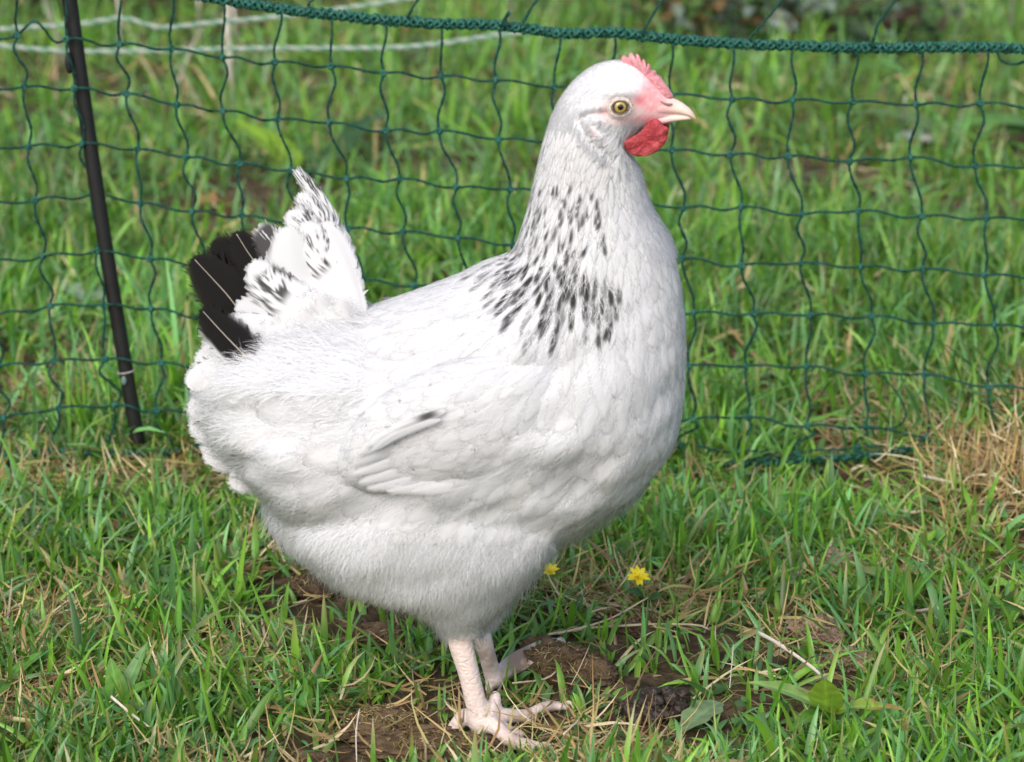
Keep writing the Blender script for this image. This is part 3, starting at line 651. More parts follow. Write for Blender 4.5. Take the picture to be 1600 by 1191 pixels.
def feather_template(nb, point=1.0, blunt=.85, rs=(0, .42, .75, 1.0), las=(1, 1, .85, 0)):
    rx, ox, oy = template(nb, point, blunt=blunt); V = []; al = []; Q = []; n1 = nb + 1; nr = len(rs)
    off = 0
    for side in (1, -1):
        for k, r in enumerate(rs): V.append(np.stack([rx + (ox - rx) * r ** 1.2, oy * r * side], 1)); al += [las[k]] * n1
        for k in range(nr - 1):
            for i in range(nb):
                a = off + k * n1 + i; f = (a, a + 1, a + n1 + 1, a + n1)
                Q.append(f if side > 0 else f[::-1])
        off += nr * n1
    return np.vstack(V), np.array(al), np.array(Q), None
TPL = {'round': feather_template(16, 1.0, .7, (0, .32, .56, .78, 1.0), (1, .97, .78, .42, 0)), 'point': feather_template(10, .62, 1.0), 'slim': feather_template(40, .62, .95, (0, .15, .3, .45, .6, .75, .88, 1.0), (1, 1, 1, 1, 1, .9, .7, .1)), 'big': feather_template(64, .8, .62, (0, .12, .25, .38, .5, .62, .74, .86, 1.0), (1, 1, 1, 1, 1, 1, 1, .95, .15))}
# controls: (px, py, flow dx, dy, length mm, half width mm)
FC = np.array([
 [1000, 115, -1, .2, 5, 1.2], [960, 105, -1, .25, 6, 1.4], [905, 125, -.6, .9, 8, 1.7], [950, 190, -.8, .5, 7, 1.4], [990, 215, -.3, 1, 8, 1.6],
 [865, 190, -.2, 1, 11, 2.0], [900, 240, -.1, 1, 13, 2.2], [980, 260, .0, 1, 12, 2.6], [840, 300, -.15, 1, 17, 2.4], [900, 320, -.12, 1, 18, 2.6], [985, 320, .1, 1, 17, 3.8],
 [820, 380, -.35, 1, 22, 3.0], [880, 400, -.15, 1, 23, 3.2], [950, 400, .0, 1, 22, 3.6], [1030, 400, .15, 1, 20, 6.0], [770, 425, -.8, .7, 25, 3.8], [830, 460, -.45, .9, 26, 3.8], [920, 480, -.1, 1, 25, 4.2], [1000, 500, 0, 1, 24, 7],
 [1060, 520, -.05, 1, 20, 7], [1050, 630, -.2, 1, 22, 8], [1000, 720, -.55, .85, 22, 8], [930, 780, -.8, .7, 22, 8], [960, 620, -.35, 1, 22, 8], [890, 560, -.7, .8, 22, 8.5], [900, 700, -.7, .75, 23, 9],
 [820, 580, -1, .6, 24, 9], [740, 540, -1, .45, 24, 9.5], [680, 470, -1, .4, 24, 9.5], [620, 520, -1, .3, 27, 10], [590, 492, -1, .0, 27, 9], [548, 502, -.8, -.55, 30, 10], [500, 515, -1, -.5, 32, 10], [450, 528, -1, -.35, 32, 10], [400, 545, -1, -.3, 32, 10], [540, 560, -1, .15, 32, 11], [720, 640, -1, .35, 26, 10], [620, 620, -1, .35, 28, 11],
 [470, 540, -1, .12, 34, 12], [400, 580, -1, .05, 36, 13], [330, 600, -1, .1, 34, 13], [500, 620, -1, .25, 34, 13], [420, 680, -1, .35, 36, 14], [350, 690, -.9, .5, 32, 13], [500, 720, -.8, .55, 32, 13],
 [430, 770, -.6, .8, 28, 9], [520, 860, -.4, 1, 26, 8], [640, 800, -.3, 1, 24, 9], [700, 880, -.15, 1, 24, 7], [800, 800, -.45, 1, 24, 8], [850, 860, -.5, .9, 22, 7], [730, 960, 0, 1, 14, 4], [640, 930, -.2, 1, 22, 5]])
def controls(u, v):
    d2 = (u[:, None] - FC[None, :, 0]) ** 2 + (v[:, None] - FC[None, :, 1]) ** 2 + 60
    w = 1 / d2 ** 1.6; w /= w.sum(1)[:, None]
    r = w @ FC[:, 2:]
    return r[:, :2], r[:, 2] * .001, r[:, 3] * .001
def snap(Pts, lift):
    """lay points on the body surface and raise them along its normal"""
    out = np.empty_like(Pts); no = np.empty_like(Pts)
    for i in range(len(Pts)):
        co, n, _, _ = bvh.find_nearest(Vector(Pts[i]))
        out[i] = (co.x + n.x * lift[i], co.y + n.y * lift[i], co.z + n.z * lift[i]); no[i] = n
    return out, no
def area_samples(n, sel, mind):
    """blue-noise-ish roots on the triangles chosen by sel(u,v,y,normal)"""
    a, b, c = bv[bt[:, 0]], bv[bt[:, 1]], bv[bt[:, 2]]
    cr = np.cross(b - a, c - a); ar = np.linalg.norm(cr, axis=1); N = cr / (ar[:, None] + 1e-12)
    cen = (a + b + c) / 3; uu, vv = hp(cen); w = ar * sel(uu, vv, cen, N)
    idx = rng.choice(len(w), n, p=w / w.sum()); r1 = np.sqrt(rng.random(n)); r2 = rng.random(n)
    p = a[idx] * (1 - r1)[:, None] + b[idx] * (r1 * (1 - r2))[:, None] + c[idx] * (r1 * r2)[:, None]
    N = N[idx]
    if mind is None: return p, N
    md_ = mind(p); cell = {}; keep = []
    for i in range(n):
        m = md_[i]; k = tuple((p[i] // 0.006).astype(int)); R_ = int(m // .006) + 1; ok = True
        for dx in range(-R_, R_ + 1):
            for dy in range(-R_, R_ + 1):
                for dz in range(-R_, R_ + 1):
                    for j in cell.get((k[0] + dx, k[1] + dy, k[2] + dz), ()):
                        if (p[i, 0] - p[j, 0]) ** 2 + (p[i, 1] - p[j, 1]) ** 2 + (p[i, 2] - p[j, 2]) ** 2 < m * m: ok = False; break
                    if not ok: break
                if not ok: break
            if not ok: break
        if ok: cell.setdefault(k, []).append(i); keep.append(i)
    return p[keep], N[keep]
def tangents(p, N):
    u, v = hp(p); f, Lm, Wm = controls(u, v)
    T = np.stack([f[:, 0], np.zeros(len(p)), -f[:, 1]], 1); T -= N * (T * N).sum(1)[:, None]
    T /= np.linalg.norm(T, axis=1)[:, None] + 1e-9
    return u, v, T, Lm, Wm
WHITE = np.array([.70, .71, .73]); DOWN = np.array([.88, .89, .91])
def lay_feathers(mb, p, N, tpl, Ls, Ws, lift, tipout, colf, jit=.15, liftmin=0.0006, conform=True):
    tv, al, Q, T3 = TPL[tpl]; u, v, T, Lm, Wm = tangents(p, N)
    for i in range(len(p)):
        L_ = Lm[i] * Ls * rng.uniform(.85, 1.18); W_ = Wm[i] * Ws * rng.uniform(.85, 1.15)
        t = T[i] + N[i] * 0; b = np.cross(N[i], t); th = rng.normal(0, jit); t, b = t * math.cos(th) + b * math.sin(th), b * math.cos(th) - t * math.sin(th)
        x = tv[:, 0].copy(); y = tv[:, 1].copy()
        tips = al < .5
        x = x + np.where(tips, rng.normal(0.01, .03, len(x)), 0); y = y * np.where(tips, rng.normal(1.03, .07, len(x)), 1)
        cur = rng.normal(0, .06)
        W3 = p[i] + t * (x * L_)[:, None] + b * (y * W_ + cur * L_ * x ** 2)[:, None]
        lf = liftmin + lift * (x ** 1.3) * rng.uniform(.8, 1.2) - 0.10 * W_ * y ** 2 + tipout * x ** 3
        W3, NO = snap(W3, lf)
        # barbs shade like the coat they lie in, turned a little to their own side
        NO = NO + b * (y * .20)[:, None] + t * ((x - .45) * .20)[:, None] + rng.normal(0, .025, 3); NO /= np.linalg.norm(NO, axis=1)[:, None]
        mb.nr.append(NO)
        c, a2 = colf(u[i], v[i], x, y, p[i])
        mb.add(W3, Q, T3, np.hstack([c, (np.where(tips, rng.random(len(x)) ** 3 * .5, al * np.where(al < .9, rng.uniform(.7, 1.1, len(x)), 1)) * a2)[:, None]]))
def white(u, v, x, y, p):
    k = rng.normal(0, .018); warm = max(0, rng.normal(0, .5)) * .03
    c = np.tile(WHITE + k + np.array([0, -.4, -1]) * warm, (len(x), 1))
    c *= (1 - .05 * np.exp(-(y / .07) ** 2))[:, None]
    return c, 1.0
# black flecks of the neck cape, by place
def cape(u, v, x, y, p):
    c, a = white(u, v, x, y, p)
    # strength grows down the neck, fades at the breast
    front = 915 + (v - 300) * .10
    k = sst(290, 400, v) * (1 - sst(front, front + 45, u)) * sst(785, 835, u); k0 = sst(215, 290, v) * (1 - sst(front + 10, front + 50, u)) 
    r = rng.random()
    if v > 300 and r < .95 * k:
        w0 = rng.uniform(.35, .6) + .15 * k; s0 = rng.uniform(.42, .60); gg = rng.random()
        g = (rng.uniform(.85, 1) if gg < .80 else (rng.uniform(.3, .7) if gg < .95 else .1))
        m = np.exp(-np.abs(y / w0) ** 4) * sst(s0 - .14, s0, x) * (1 - sst(.86, .93, x))
        halo = np.exp(-np.abs(y / .75) ** 3) * sst(s0 - .5, s0, x) * (1 - sst(.93, 1, x)) * rng.uniform(.55, 1.0) * k
        c = c * (1 - halo[:, None]) + np.array([.24, .245, .265]) * halo[:, None]
        m = (m * g)[:, None]; c = c * (1 - m) + np.array([.022, .020, .018]) * m
    elif r < .60 * k0:
        m = (np.exp(-np.abs(y / .55) ** 4) * sst(.50, .60, x) * (1 - sst(.86, .92, x)) * rng.uniform(.75, 1))[:, None]
        c = c * (1 - m) + np.array([.03, .027, .027]) * m
    return c, a
def in_wing(u, v): return ((u - 745) / 215) ** 2 + ((v - 655) / 110) ** 2 < 1
F = MB()
# the body's contour feathers
sel = lambda u, v, c, N: ((v > 330) & ~((u < 1000) & (v < 400)) & (v < 800 - .12 * np.maximum(0, 600 - u)) ).astype(float)
p, N = area_samples(9000, lambda u, v, c, N: sel(u, v, c, N) * ((c[:, 1] < HY + .04)), lambda p: 0.40 * controls(*hp(p))[1])
lay_feathers(F, p, N, 'round', 1.9, 1.5, .0013, .0, white)
print('contour', len(p))
p, N = area_samples(1500, lambda u, v, c, N: sel(u, v, c, N) * ((c[:, 1] >= HY + .03)), lambda p: 0.55 * controls(*hp(p))[1])
lay_feathers(F, p, N, 'round', 1.1, 1.1, .003, .001, white)
F.build('body_plumage', M_feather, hen)
# neck cape
F = MB()
p, N = area_samples(16000, lambda u, v, c, N: ((v > 195) & (v < 450 - .50 * np.maximum(0, 860 - u)) & (u < 1045) & (u > 740)).astype(float) * (1 - np.exp(-((u - 928) / 30) ** 2 - ((v - 203) / 22) ** 2)) * (c[:, 1] < HY + .05), lambda p: 1.25 * controls(*hp(p))[2])
print('cape', len(p))
lay_feathers(F, p, N, 'point', 1.30, .85, .0009, .0, cape, jit=.07, liftmin=.0008)
F.build('neck_plumage', M_feather, hen)

# ---- near wing: a folded pad of coverts and quills lying on the flank
W = MB()
def wing_surface(u, v): return None
wl = [(915, 580, 905, 640, 12, 60), (870, 555, 872, 690, 34, 30), (810, 555, 822, 730, 48, 12), (740, 560, 752, 754, 54, 3), (670, 580, 672, 766, 54, 0), (610, 612, 600, 768, 46, -4), (560, 655, 556, 758, 32, -8), (530, 700, 532, 740, 12, -8)]
wb = MB(); loft(wb, wl, n=40, step=.004, yc=-148 * S, pw=2.0)
wv = np.vstack(wb.v)
# lean the pad round the flank: lower edge stands proud
wt = [tuple(f) for f in np.vstack(wb.f[4]).tolist()] + [tuple(f) for f in np.vstack(wb.f[3]).tolist()]
wing = wb.build('wing', M_feather, hen)
# coverts are laid on the union of body and wing
bvh_body = bvh; allv = [tuple(v) for v in bv] + [tuple(v) for v in wv]; ofs = len(bv)
bvh_w = BVHTree.FromPolygons([tuple(v) for v in wv], wt)
bv_s, bt_s = bv, bt
bv = wv; tri = []
for f in wt:
    tri.append(f[:3])
    if len(f) == 4: tri.append((f[0], f[2], f[3]))
bt = np.array(tri)
bvh = bvh_w
C = MB()
p, N = area_samples(5000, lambda u, v, c, N: ((c[:, 1] < HY - .03 * 1) & (N[:, 1] < -.05)).astype(float), lambda p: .006 + 0 * p[:, 0])
# make normals point outward
fl = N[:, 1] > 0; N[fl] *= -1
print('wing', len(p))
lay_feathers(C, p, N, 'round', 1.8, 1.35, .0012, .0, white, liftmin=.0006)
C.build('wing_coverts', M_feather, wing)
bv, bt, bvh = bv_s, bt_s, bvh_body

# ---- quills drawn from their shaft line
def quill(name, parent, pts, hw, y0, y1, kind, roll=0.0, tpl='big', bulge=.006, shaft=None, taper=.8, asym=1.0, up=.42):
    """pts: shaft in side-view pixels root->tip; hw half width px; y0,y1 offset from mid plane in m"""
    tv, al, Q, T3 = TPL[tpl]
    pr = catmull([list(a) for a in pts], 3.0); s = np.concatenate([[0], np.cumsum(np.linalg.norm(np.diff(pr, axis=0), axis=1))]); s /= s[-1]
    x = tv[:, 0].copy(); y = tv[:, 1].copy(); tips = al < .5
    x = np.clip(x + np.where(tips, rng.normal(0.0, .012, len(x)), 0), 0, 1.02); y = y * np.where(tips, rng.normal(1.03, .10, len(x)), 1)
    y = np.where(y < 0, y * asym, y)
    cx = np.interp(x, s, pr[:, 0]); cy = np.interp(x, s, pr[:, 1])
    tx = np.interp(x, s, np.gradient(pr[:, 0])); ty = np.interp(x, s, np.gradient(pr[:, 1])); l = np.hypot(tx, ty); tx /= l; ty /= l
    u = cx - ty * y * hw; v = cy + tx * y * hw
    yy = y0 + (y1 - y0) * x + bulge * y ** 2 + roll * y * hw * S + .0006 * np.sin(y * 9 + x * 5)
    base = np.array([P(a, b, HY + c_) for a, b, c_ in zip(u, v, yy)])
    c, a2 = kind(x, y); mb = MB()
    nn = np.array([0, -.95, up])[None] + (np.stack([ty, 0 * ty, tx], 1) * -1) * (y * .45 * (1 if roll >= 0 else -1))[:, None] + rng.normal(0, .05, 3); nn /= np.linalg.norm(nn, axis=1)[:, None]; mb.nr.append(nn)
    g0 = np.cross(base[Q[:, 1]] - base[Q[:, 0]], base[Q[:, 2]] - base[Q[:, 0]]).sum(0)
    if g0 @ np.array([0, -.9, .42]) < 0: Q = Q[:, ::-1]
    mb.add(base, Q, T3, np.hstack([c, (np.where(tips, rng.random(len(x)) ** 2 * .8, al) * a2)[:, None]]))
    o = mb.build(name, M_feather, parent)
    if shaft is not None:
        k = np.linspace(.0, .97, 30); sx = np.interp(k, s, pr[:, 0]); sy = np.interp(k, s, pr[:, 1])
        q = np.array([P(a, b, HY + y0 + (y1 - y0) * c_ - .0008) for a, b, c_ in zip(sx, sy, k)])
        m2 = MB(); tube(m2, q, .0008 * (1 - .75 * k), 6, shaft); m2.build('shaft', M_horn, o)
    return o
def k_white(x, y): return np.tile(WHITE * .95 + rng.normal(0, .015), (len(x), 1)), 1
def k_black(x, y):
    n = fbm(x, y, 6, 3, 3); c = np.array([[.006, .0055, .0055]]) + np.array([[.03, .017, .010]]) * np.clip((x[:, None] - .6) * 1.2, 0, 1) * (np.abs(y)[:, None] ** 2)
    w = sst(.30, .18, x + .1 * (n - .5))[:, None]; return c * (1 - w) + WHITE * w, 1
def k_edge(x, y):
    c, a = k_black(x, y); w = sst(.62, .80, -y if True else y)[:, None]; w = np.maximum(w, sst(.35, .24, x)[:, None]); return c * (1 - w) + WHITE * .95 * w, a
def k_fleck(lo, hi, amt, sc=5, seed=0):
    def f(x, y):
        n = fbm(x * 1.0, y * .8 + x * .3, sc, seed, 3) * .6 + vnoise(x * .6, y * 3, sc * 2.5, seed + 2) * .4
        m = (sst(.60 - .22 * amt, .66 - .22 * amt, n) * sst(lo - .08, lo, x) * (1 - sst(hi, hi + .06, x)))[:, None] * .93
        return WHITE * (1 - m) + np.array([.02, .018, .017]) * m, 1
    return f
SH = (.40, .35, .29); TF = 'tail_feather'
for (pts, hw, y0, y1, kd, roll, sh) in [
    ([(562, 500), (543, 410), (510, 335), (461, 262)], 17, .012, .006, k_fleck(.6, .97, .6, 8, 1), .2, None),
    ([(560, 505), (530, 410), (500, 350), (466, 300)], 28, .006, .000, k_fleck(.6, .92, .45, 7, 5), .2, None),
    ([(552, 510), (508, 415), (478, 360), (448, 330)], 34, .000, -.006, k_fleck(.6, .9, .5, 6, 9), .2, None),
    ([(540, 515), (470, 430), (430, 385), (402, 352)], 36, -.002, -.010, k_fleck(.55, .95, 1.0, 4, 14), .2, None),
    ([(520, 530), (440, 460), (395, 405), (366, 360)], 38, .002, -.006, k_black, .1, SH),
    ([(500, 540), (420, 470), (370, 410), (330, 376)], 46, .010, .004, k_black, .1, None),
    ([(500, 560), (400, 510), (350, 455), (299, 400)], 50, -.004, -.008, k_black, .1, SH),
    ([(470, 620), (410, 580), (362, 535), (313, 482)], 36, -.034, -.030, k_edge, .1, SH),
    ([(520, 560), (430, 530), (375, 500), (322, 470)], 42, .006, .002, k_black, 0, None),
    ([(560, 520), (500, 470), (460, 440), (448, 352)], 40, -.010, -.014, k_white, .2, None),
    ([(560, 510), (530, 440), (500, 400), (478, 345)], 36, -.006, -.010, k_fleck(.6, .85, .6, 6, 31), .2, None),
    ([(562, 515), (545, 450), (530, 400), (505, 345)], 26, -.008, -.004, k_white, .3, None),
    ([(560, 530), (480, 490), (430, 455), (392, 408)], 40, -.016, -.022, k_fleck(.66, .85, .5, 6, 22), .15, None),
    ([(550, 540), (470, 510), (420, 490), (366, 480)], 36, -.014, -.018, k_white, .1, None),
    ([(560, 545), (480, 530), (420, 520), (350, 505)], 36, -.018, -.022, k_white, .1, None)]:
    quill(TF, hen, pts, hw, y0, y1, kd, roll, shaft=sh)
# short soft coverts bedding the tail into the back
for i in range(40):
    f = rng.random(); bx = 560 - 130 * f + rng.normal(0, 6); by = 532 + 22 * f + rng.normal(0, 6); an = -1.95 - 1.05 * f + rng.normal(0, .10); Lq = rng.uniform(60, 95)
    y_ = -.004 - .012 * rng.random()
    d = (math.cos(an), math.sin(an)); n_ = (-d[1], d[0]); cv = rng.normal(0, .1)
    quill('tail_covert', hen, [(bx, by), (bx + d[0] * Lq * .5 + n_[0] * cv * Lq * .3, by + d[1] * Lq * .5 + n_[1] * cv * Lq * .3), (bx + d[0] * Lq, by + d[1] * Lq)], rng.uniform(20, 30), y_ + .006, y_ - .010, k_white, .15, tpl='round', bulge=.006)
# soft quills of the wing tip
def k_spot(x, y):
    m = (np.exp(-np.abs((x - .22) / .13) ** 3 - ((y * (1 if True else 1) - .15) / .6) ** 4) * .93 + sst(.6, .72, vnoise(x * 2, y * 5, 3.0, 8)) * .30 * sst(.3, .4, x) * (1 - sst(.75, .85, x)))[:, None]
    return WHITE * (1 - m) + np.array([.03, .028, .026]) * m, 1
for i, (pts, hw, y0, y1, kd) in enumerate([
    ([(800, 735), (740, 752), (690, 762), (640, 768)], 15, -.068, -.082, k_white), ([(775, 722), (710, 745), (655, 760), (602, 768)], 15, -.069, -.083, k_white), ([(760, 705), (690, 732), (630, 752), (572, 764)], 15, -.070, -.084, k_white),
    ([(745, 690), (675, 716), (615, 738), (558, 755)], 15, -.071, -.085, k_white), ([(735, 672), (670, 696), (610, 720), (549, 742)], 15, -.072, -.086, k_white), ([(725, 658), (665, 678), (610, 702), (545, 728)], 14, -.073, -.087, k_white),
    ([(715, 648), (660, 664), (606, 686), (552, 713)], 13, -.074, -.088, k_white), ([(697, 642), (662, 654), (618, 672), (570, 699)], 11, -.084, -.090, k_spot), ([(690, 655), (650, 668), (612, 684), (578, 706)], 9, -.086, -.091, k_white)]):
    quill('flight_feather', wing, pts, hw, y0, y1, kd, .1, bulge=.003, tpl='slim', up=-.02)
# rump plumes ending in soft curls at the back edge
for i, (pts, hw) in enumerate([([(420, 575), (360, 580), (320, 590), (296, 605)], 30), ([(430, 620), (370, 625), (325, 640), (300, 625)], 30), ([(430, 660), (370, 668), (330, 672), (304, 652)], 30), ([(440, 700), (390, 705), (350, 712), (322, 700)], 30),
    ([(450, 725), (410, 735), (385, 750), (362, 742)], 26), ([(400, 560), (350, 555), (325, 565), (310, 572)], 28), ([(420, 640), (350, 640), (320, 655), (312, 670)], 30), ([(430, 690), (380, 690), (345, 695), (324, 715)], 28)]):
    quill('rump_plume', hen, [(a_ - 4, b_) for a_, b_ in pts], hw, -.024 + .006 * (i % 3), -.016 + .008 * (i % 4), k_white, 0, bulge=.008)

# ---- down: fine strands over belly, thighs, face and neck
def strands(mb, p, N, Ls, w, out, wav=.25, colr=DOWN, segs=4, lmul=None):
    u, v, T, Lm, Wm = tangents(p, N); n = len(p)
    L_ = Lm * Ls * rng.uniform(.6, 1.2, n) * (1 if lmul is None else lmul)
    B = np.cross(N, T); th = rng.normal(0, wav, n)[:, None]; D = T * np.cos(th) + B * np.sin(th)
    s = np.linspace(0, 1, segs + 1)[None, :, None]; o = (out * rng.uniform(.3, 1.5, n))[:, None, None]
    C_ = p[:, None] - N[:, None] * .0004 + D[:, None] * s * L_[:, None, None] + N[:, None] * (s ** .8 * o - s ** 3 * o * .35) * L_[:, None, None] + B[:, None] * (s ** 2 * rng.normal(0, .10, (n, 1, 1))) * L_[:, None, None]
    view = np.array([0, -CT, ST * .6]); side = np.cross(D, view); side /= np.linalg.norm(side, axis=1)[:, None] + 1e-9
    hw = w / 2 * (1 - s ** 1.5 * .9)
    V = np.stack([C_ - side[:, None] * hw, C_ + side[:, None] * hw], 2).reshape(n, -1, 3)
    k = np.arange(n)[:, None] * (segs + 1) * 2 + np.arange(segs)[None] * 2
    q = np.stack([k, k + 1, k + 3, k + 2], -1).reshape(-1, 4)
    c = np.tile(colr, (n, 1)) + rng.normal(0, .02, (n, 1)); al = np.broadcast_to(1 - .75 * s[0] ** 1.5, (segs + 1, 1))
    cc = np.concatenate([np.repeat(c[:, None], (segs + 1) * 2, 1), np.tile(np.repeat(al, 2, 0)[None], (n, 1, 1))], -1).reshape(-1, 4)
    mb.nr.append(np.repeat(N + T * .12 + rng.normal(0, .10, (n, 3)), (segs + 1) * 2, 0)); mb.nr[-1] /= np.linalg.norm(mb.nr[-1], axis=1)[:, None]
    mb.add(V.reshape(-1, 3), q, None, cc)
D_ = MB()
fl_sel = lambda u, v, c, N: (sst(735, 800, v + .12 * (600 - u)) * (to_px(c[:, 0], c[:, 1], c[:, 2])[1] < 992 - .25 * np.abs(u - 712) * (u > 640))).astype(float) * np.where(c[:, 1] > HY + .04, .3, 1)
p, N = area_samples(70000, fl_sel, None); strands(D_, p, N, .58, .00036, .34, wav=.42)
p, N = area_samples(9000, lambda u, v, c, N: ((v > 740) & (v < 975)) * (np.abs(N[:, 1]) < .5) * 1.0, None); strands(D_, p, N, .62, .0004, .7)
p, N = area_samples(5000, lambda u, v, c, N: ((v > 900) & (to_px(c[:, 0], c[:, 1], c[:, 2])[1] < 992) & (u > 660) & (u < 790)) * 1.0, None); strands(D_, p, N, .35, .0004, .25)
D_.build('belly_fluff', M_fluff, hen)
D_ = MB(); DH = np.array([.72, .73, .75])
earm = lambda u, v: np.clip(1.5 * np.exp(-((u - 934 + .0 * v) / 17) ** 2 - (((v - 207) - (u - 934) * .85) / 5.5) ** 2), 0, 1)
bald = lambda u, v: np.clip(np.exp(-((np.abs((u - 972) / 36)) ** 3 + (np.abs((v - 160) / 21)) ** 3)) * 1.0 + np.exp(-((np.abs((u - 1025) / 24)) ** 3 + (np.abs((v - 150) / 46)) ** 3)) * 1.2 + (u > 1032), 0, 1)
p, N = area_samples(42000, lambda u, v, c, N: ((v < 300) & (c[:, 1] < HY + .03)) * (1 - bald(u, v)) * (1 - earm(u, v)), None); strands(D_, p, N, .62, .0004, .18, wav=.22, lmul=1, colr=DH)
p, N = area_samples(9000, lambda u, v, c, N: ((v < 380) & (v > 200) & (u > 960)) * (np.abs(N[:, 1]) < .8), None); strands(D_, p, N, .6, .0005, .35, wav=.2)
D_.build('head_down', M_fluff, hen)

# down climbing over the roots of the tail
D_ = MB()
p, N = area_samples(5000, lambda u, v, c, N: ((u > 370) & (u < 585) & (v > 478) & (v < 575) & (c[:, 1] < HY + .02)) * 1.0, None)
strands(D_, p, N, .62, .00045, .55, wav=.35)
p, N = area_samples(1500, lambda u, v, c, N: ((u < 400) & (v > 590) & (v > 540) & (v < 780)) * (np.abs(N[:, 1]) < .75), None)
strands(D_, p, N, .7, .00045, .45, wav=.35)
D_.build('rump_down', M_fluff, hen)
# a haze of loose barbs over the coat softens every feather's rim
D_ = MB()
p, N = area_samples(24000, lambda u, v, c, N: ((v > 330 + .4 * (960 - u) * (u < 960) * (u > 840)) & (v < 800) & (c[:, 1] < HY + .02)) * 1.0, None)
strands(D_, p + N * .0016, N, .42, .00034, .05, wav=.30)
D_.build('loose_barbs', M_fluff, hen)
bvsave = bv, bt; bv, bt = wv, np.array(tri)
p, N = area_samples(3500, lambda u, v, c, N: (c[:, 1] < HY - .03) * 1.0, None); N = np.where((N[:, 1] > 0)[:, None], -N, N)
D_ = MB(); strands(D_, p + N * .0016, N, .5, .00034, .06, wav=.30); D_.build('loose_barbs', M_fluff, wing); bv, bt = bvsave

# ---- head furniture
def plate(name, pts, thick, y, matl, colf, parent=None, bulge=1.0, n=3, ruff=0.0):
    """a rounded slab cut to an outline given in side-view pixels; pts closed"""
    o = np.array(pts, float); c = o.mean(0); mb = MB(); rings = []
    lv = [(1.0, 0.0), (.97, .5), (.86, .82), (.62, 1.0), (.3, 1.08)]
    for sgn in (-1, 1):
        V = []
        for k, (sc, h) in enumerate(lv):
            q = c + (o - c) * sc
            b = np.array([HP(a[0], a[1]) for a in q]); tt = thick if np.isscalar(thick) else np.array(thick); b[:, 1] += y + sgn * h * tt * (1 + ruff * (vnoise(q[:, 0], q[:, 1], .12, 3) - .5)); V.append(b)
        m = len(o); V = np.vstack(V + [(V[-1].mean(0))[None]])
        i = np.arange(len(lv) - 1)[:, None] * m; j = np.arange(m)[None]; j2 = (j + 1) % m
        Q = np.stack([i + j, i + j2, i + m + j2, i + m + j], -1).reshape(-1, 4); t = np.stack([(len(lv) - 1) * m + np.arange(m), (len(lv) - 1) * m + (np.arange(m) + 1) % m, np.full(m, len(lv) * m)], 1)
        if sgn > 0: Q = Q[:, ::-1]; t = t[:, ::-1]
        uu, vv = hp(V); mb.add(V, Q, t, colf(uu, vv))
    return mb.build(name, matl, parent or hen)
comb_o = [(972, 100), (970, 92), (975, 86), (981, 90), (984, 83), (989, 84), (991, 94), (994, 84), (999, 87), (1001, 97), (1005, 92), (1008, 95), (1008, 104), (1013, 99), (1016, 102), (1018, 110), (1024, 110), (1027, 117), (1034, 121), (1038, 129), (1044, 136), (1049, 144), (1052, 152), (1044, 157), (1030, 158), (1018, 156), (1010, 146), (1005, 130), (994, 118), (982, 110)]
comb_o = catmull(comb_o + comb_o[:1], 2.2)[:-1]
def ccol(u, v):
    n = vnoise(u, v, .12, 3) * .6 + vnoise(u, v, .5, 5) * .4; return np.stack([.60 + .10 * n, .20 + .15 * n, .235 + .14 * n, np.ones_like(u)], 1)
plate('comb', comb_o, .0036, -.0004, M_skin2, ccol, ruff=.4)
# pink skin of the forehead beside the comb, both cheeks
def wcol(u, v):
    n = vnoise(u, v, .1, 9); d = sst(222, 190, v) * .0; return np.stack([.34 + .12 * n, .032 + .05 * n, .042 + .05 * n, np.ones_like(u)], 1)
for sy in (-1, 1):
    w_o = [(1010, 188), (1022, 181), (1030, 184), (1036, 192), (1043, 196), (1042, 210), (1036, 222), (1026, 232), (1012, 238), (1000, 240), (988, 238), (978, 230), (971, 218), (984, 210), (998, 202)]
    w_o = catmull(w_o + w_o[:1], 3)[:-1] + (np.array([4, -2]) if sy > 0 else 0)
    plate('wattle', w_o, .0022, sy * .0075 - .001, M_skin2, wcol, ruff=1.4)
# beak: two mandibles meeting in a drawn line
def beak(name, st, colf):
    mb = MB(); rows = []
    for (a, b, c, d, w) in st: rows.append(np.concatenate([HP(a, b), HP(c, d), [w * S]]))
    r = catmull(np.array(rows), .0008); m = len(r); n = 20; a = np.linspace(0, 2 * math.pi, n, endpoint=False)
    c = (r[:, :3] + r[:, 3:6]) / 2; h = (r[:, :3] - r[:, 3:6]) / 2
    V = c[:, None] + h[:, None] * np.cos(a)[None, :, None]; V[..., 1] += r[:, 6][:, None] * np.sin(a)[None] * (1 - .25 * np.cos(a))[None]
    i = np.arange(m - 1)[:, None] * n; j = np.arange(n)[None]; j2 = (j + 1) % n
    V = np.vstack([V.reshape(-1, 3), c[-1]]); t = np.stack([np.full(n, m * n), (m - 1) * n + np.arange(n), (m - 1) * n + (np.arange(n) + 1) % n], 1)
    u, v = hp(V); mb.add(V, np.stack([i + j, i + j2, i + n + j2, i + n + j], -1).reshape(-1, 4), t, colf(u, v)); return mb.build(name, M_horn, hen)
def bcol(u, v):
    k = sst(1030, 1062, u)[:, None]; n = vnoise(u, v, .15, 3)[:, None]; t = sst(1076, 1086, u)[:, None]
    c = np.array([[.78, .42, .42]]) * (1 - k) + np.array([[.80, .64, .55]]) * k; c = c * (1 - .0 * t) + np.array([[-.02, -.06, -.16]]) * t
    return np.hstack([c * (.92 + .15 * n), np.ones((len(u), 1))])
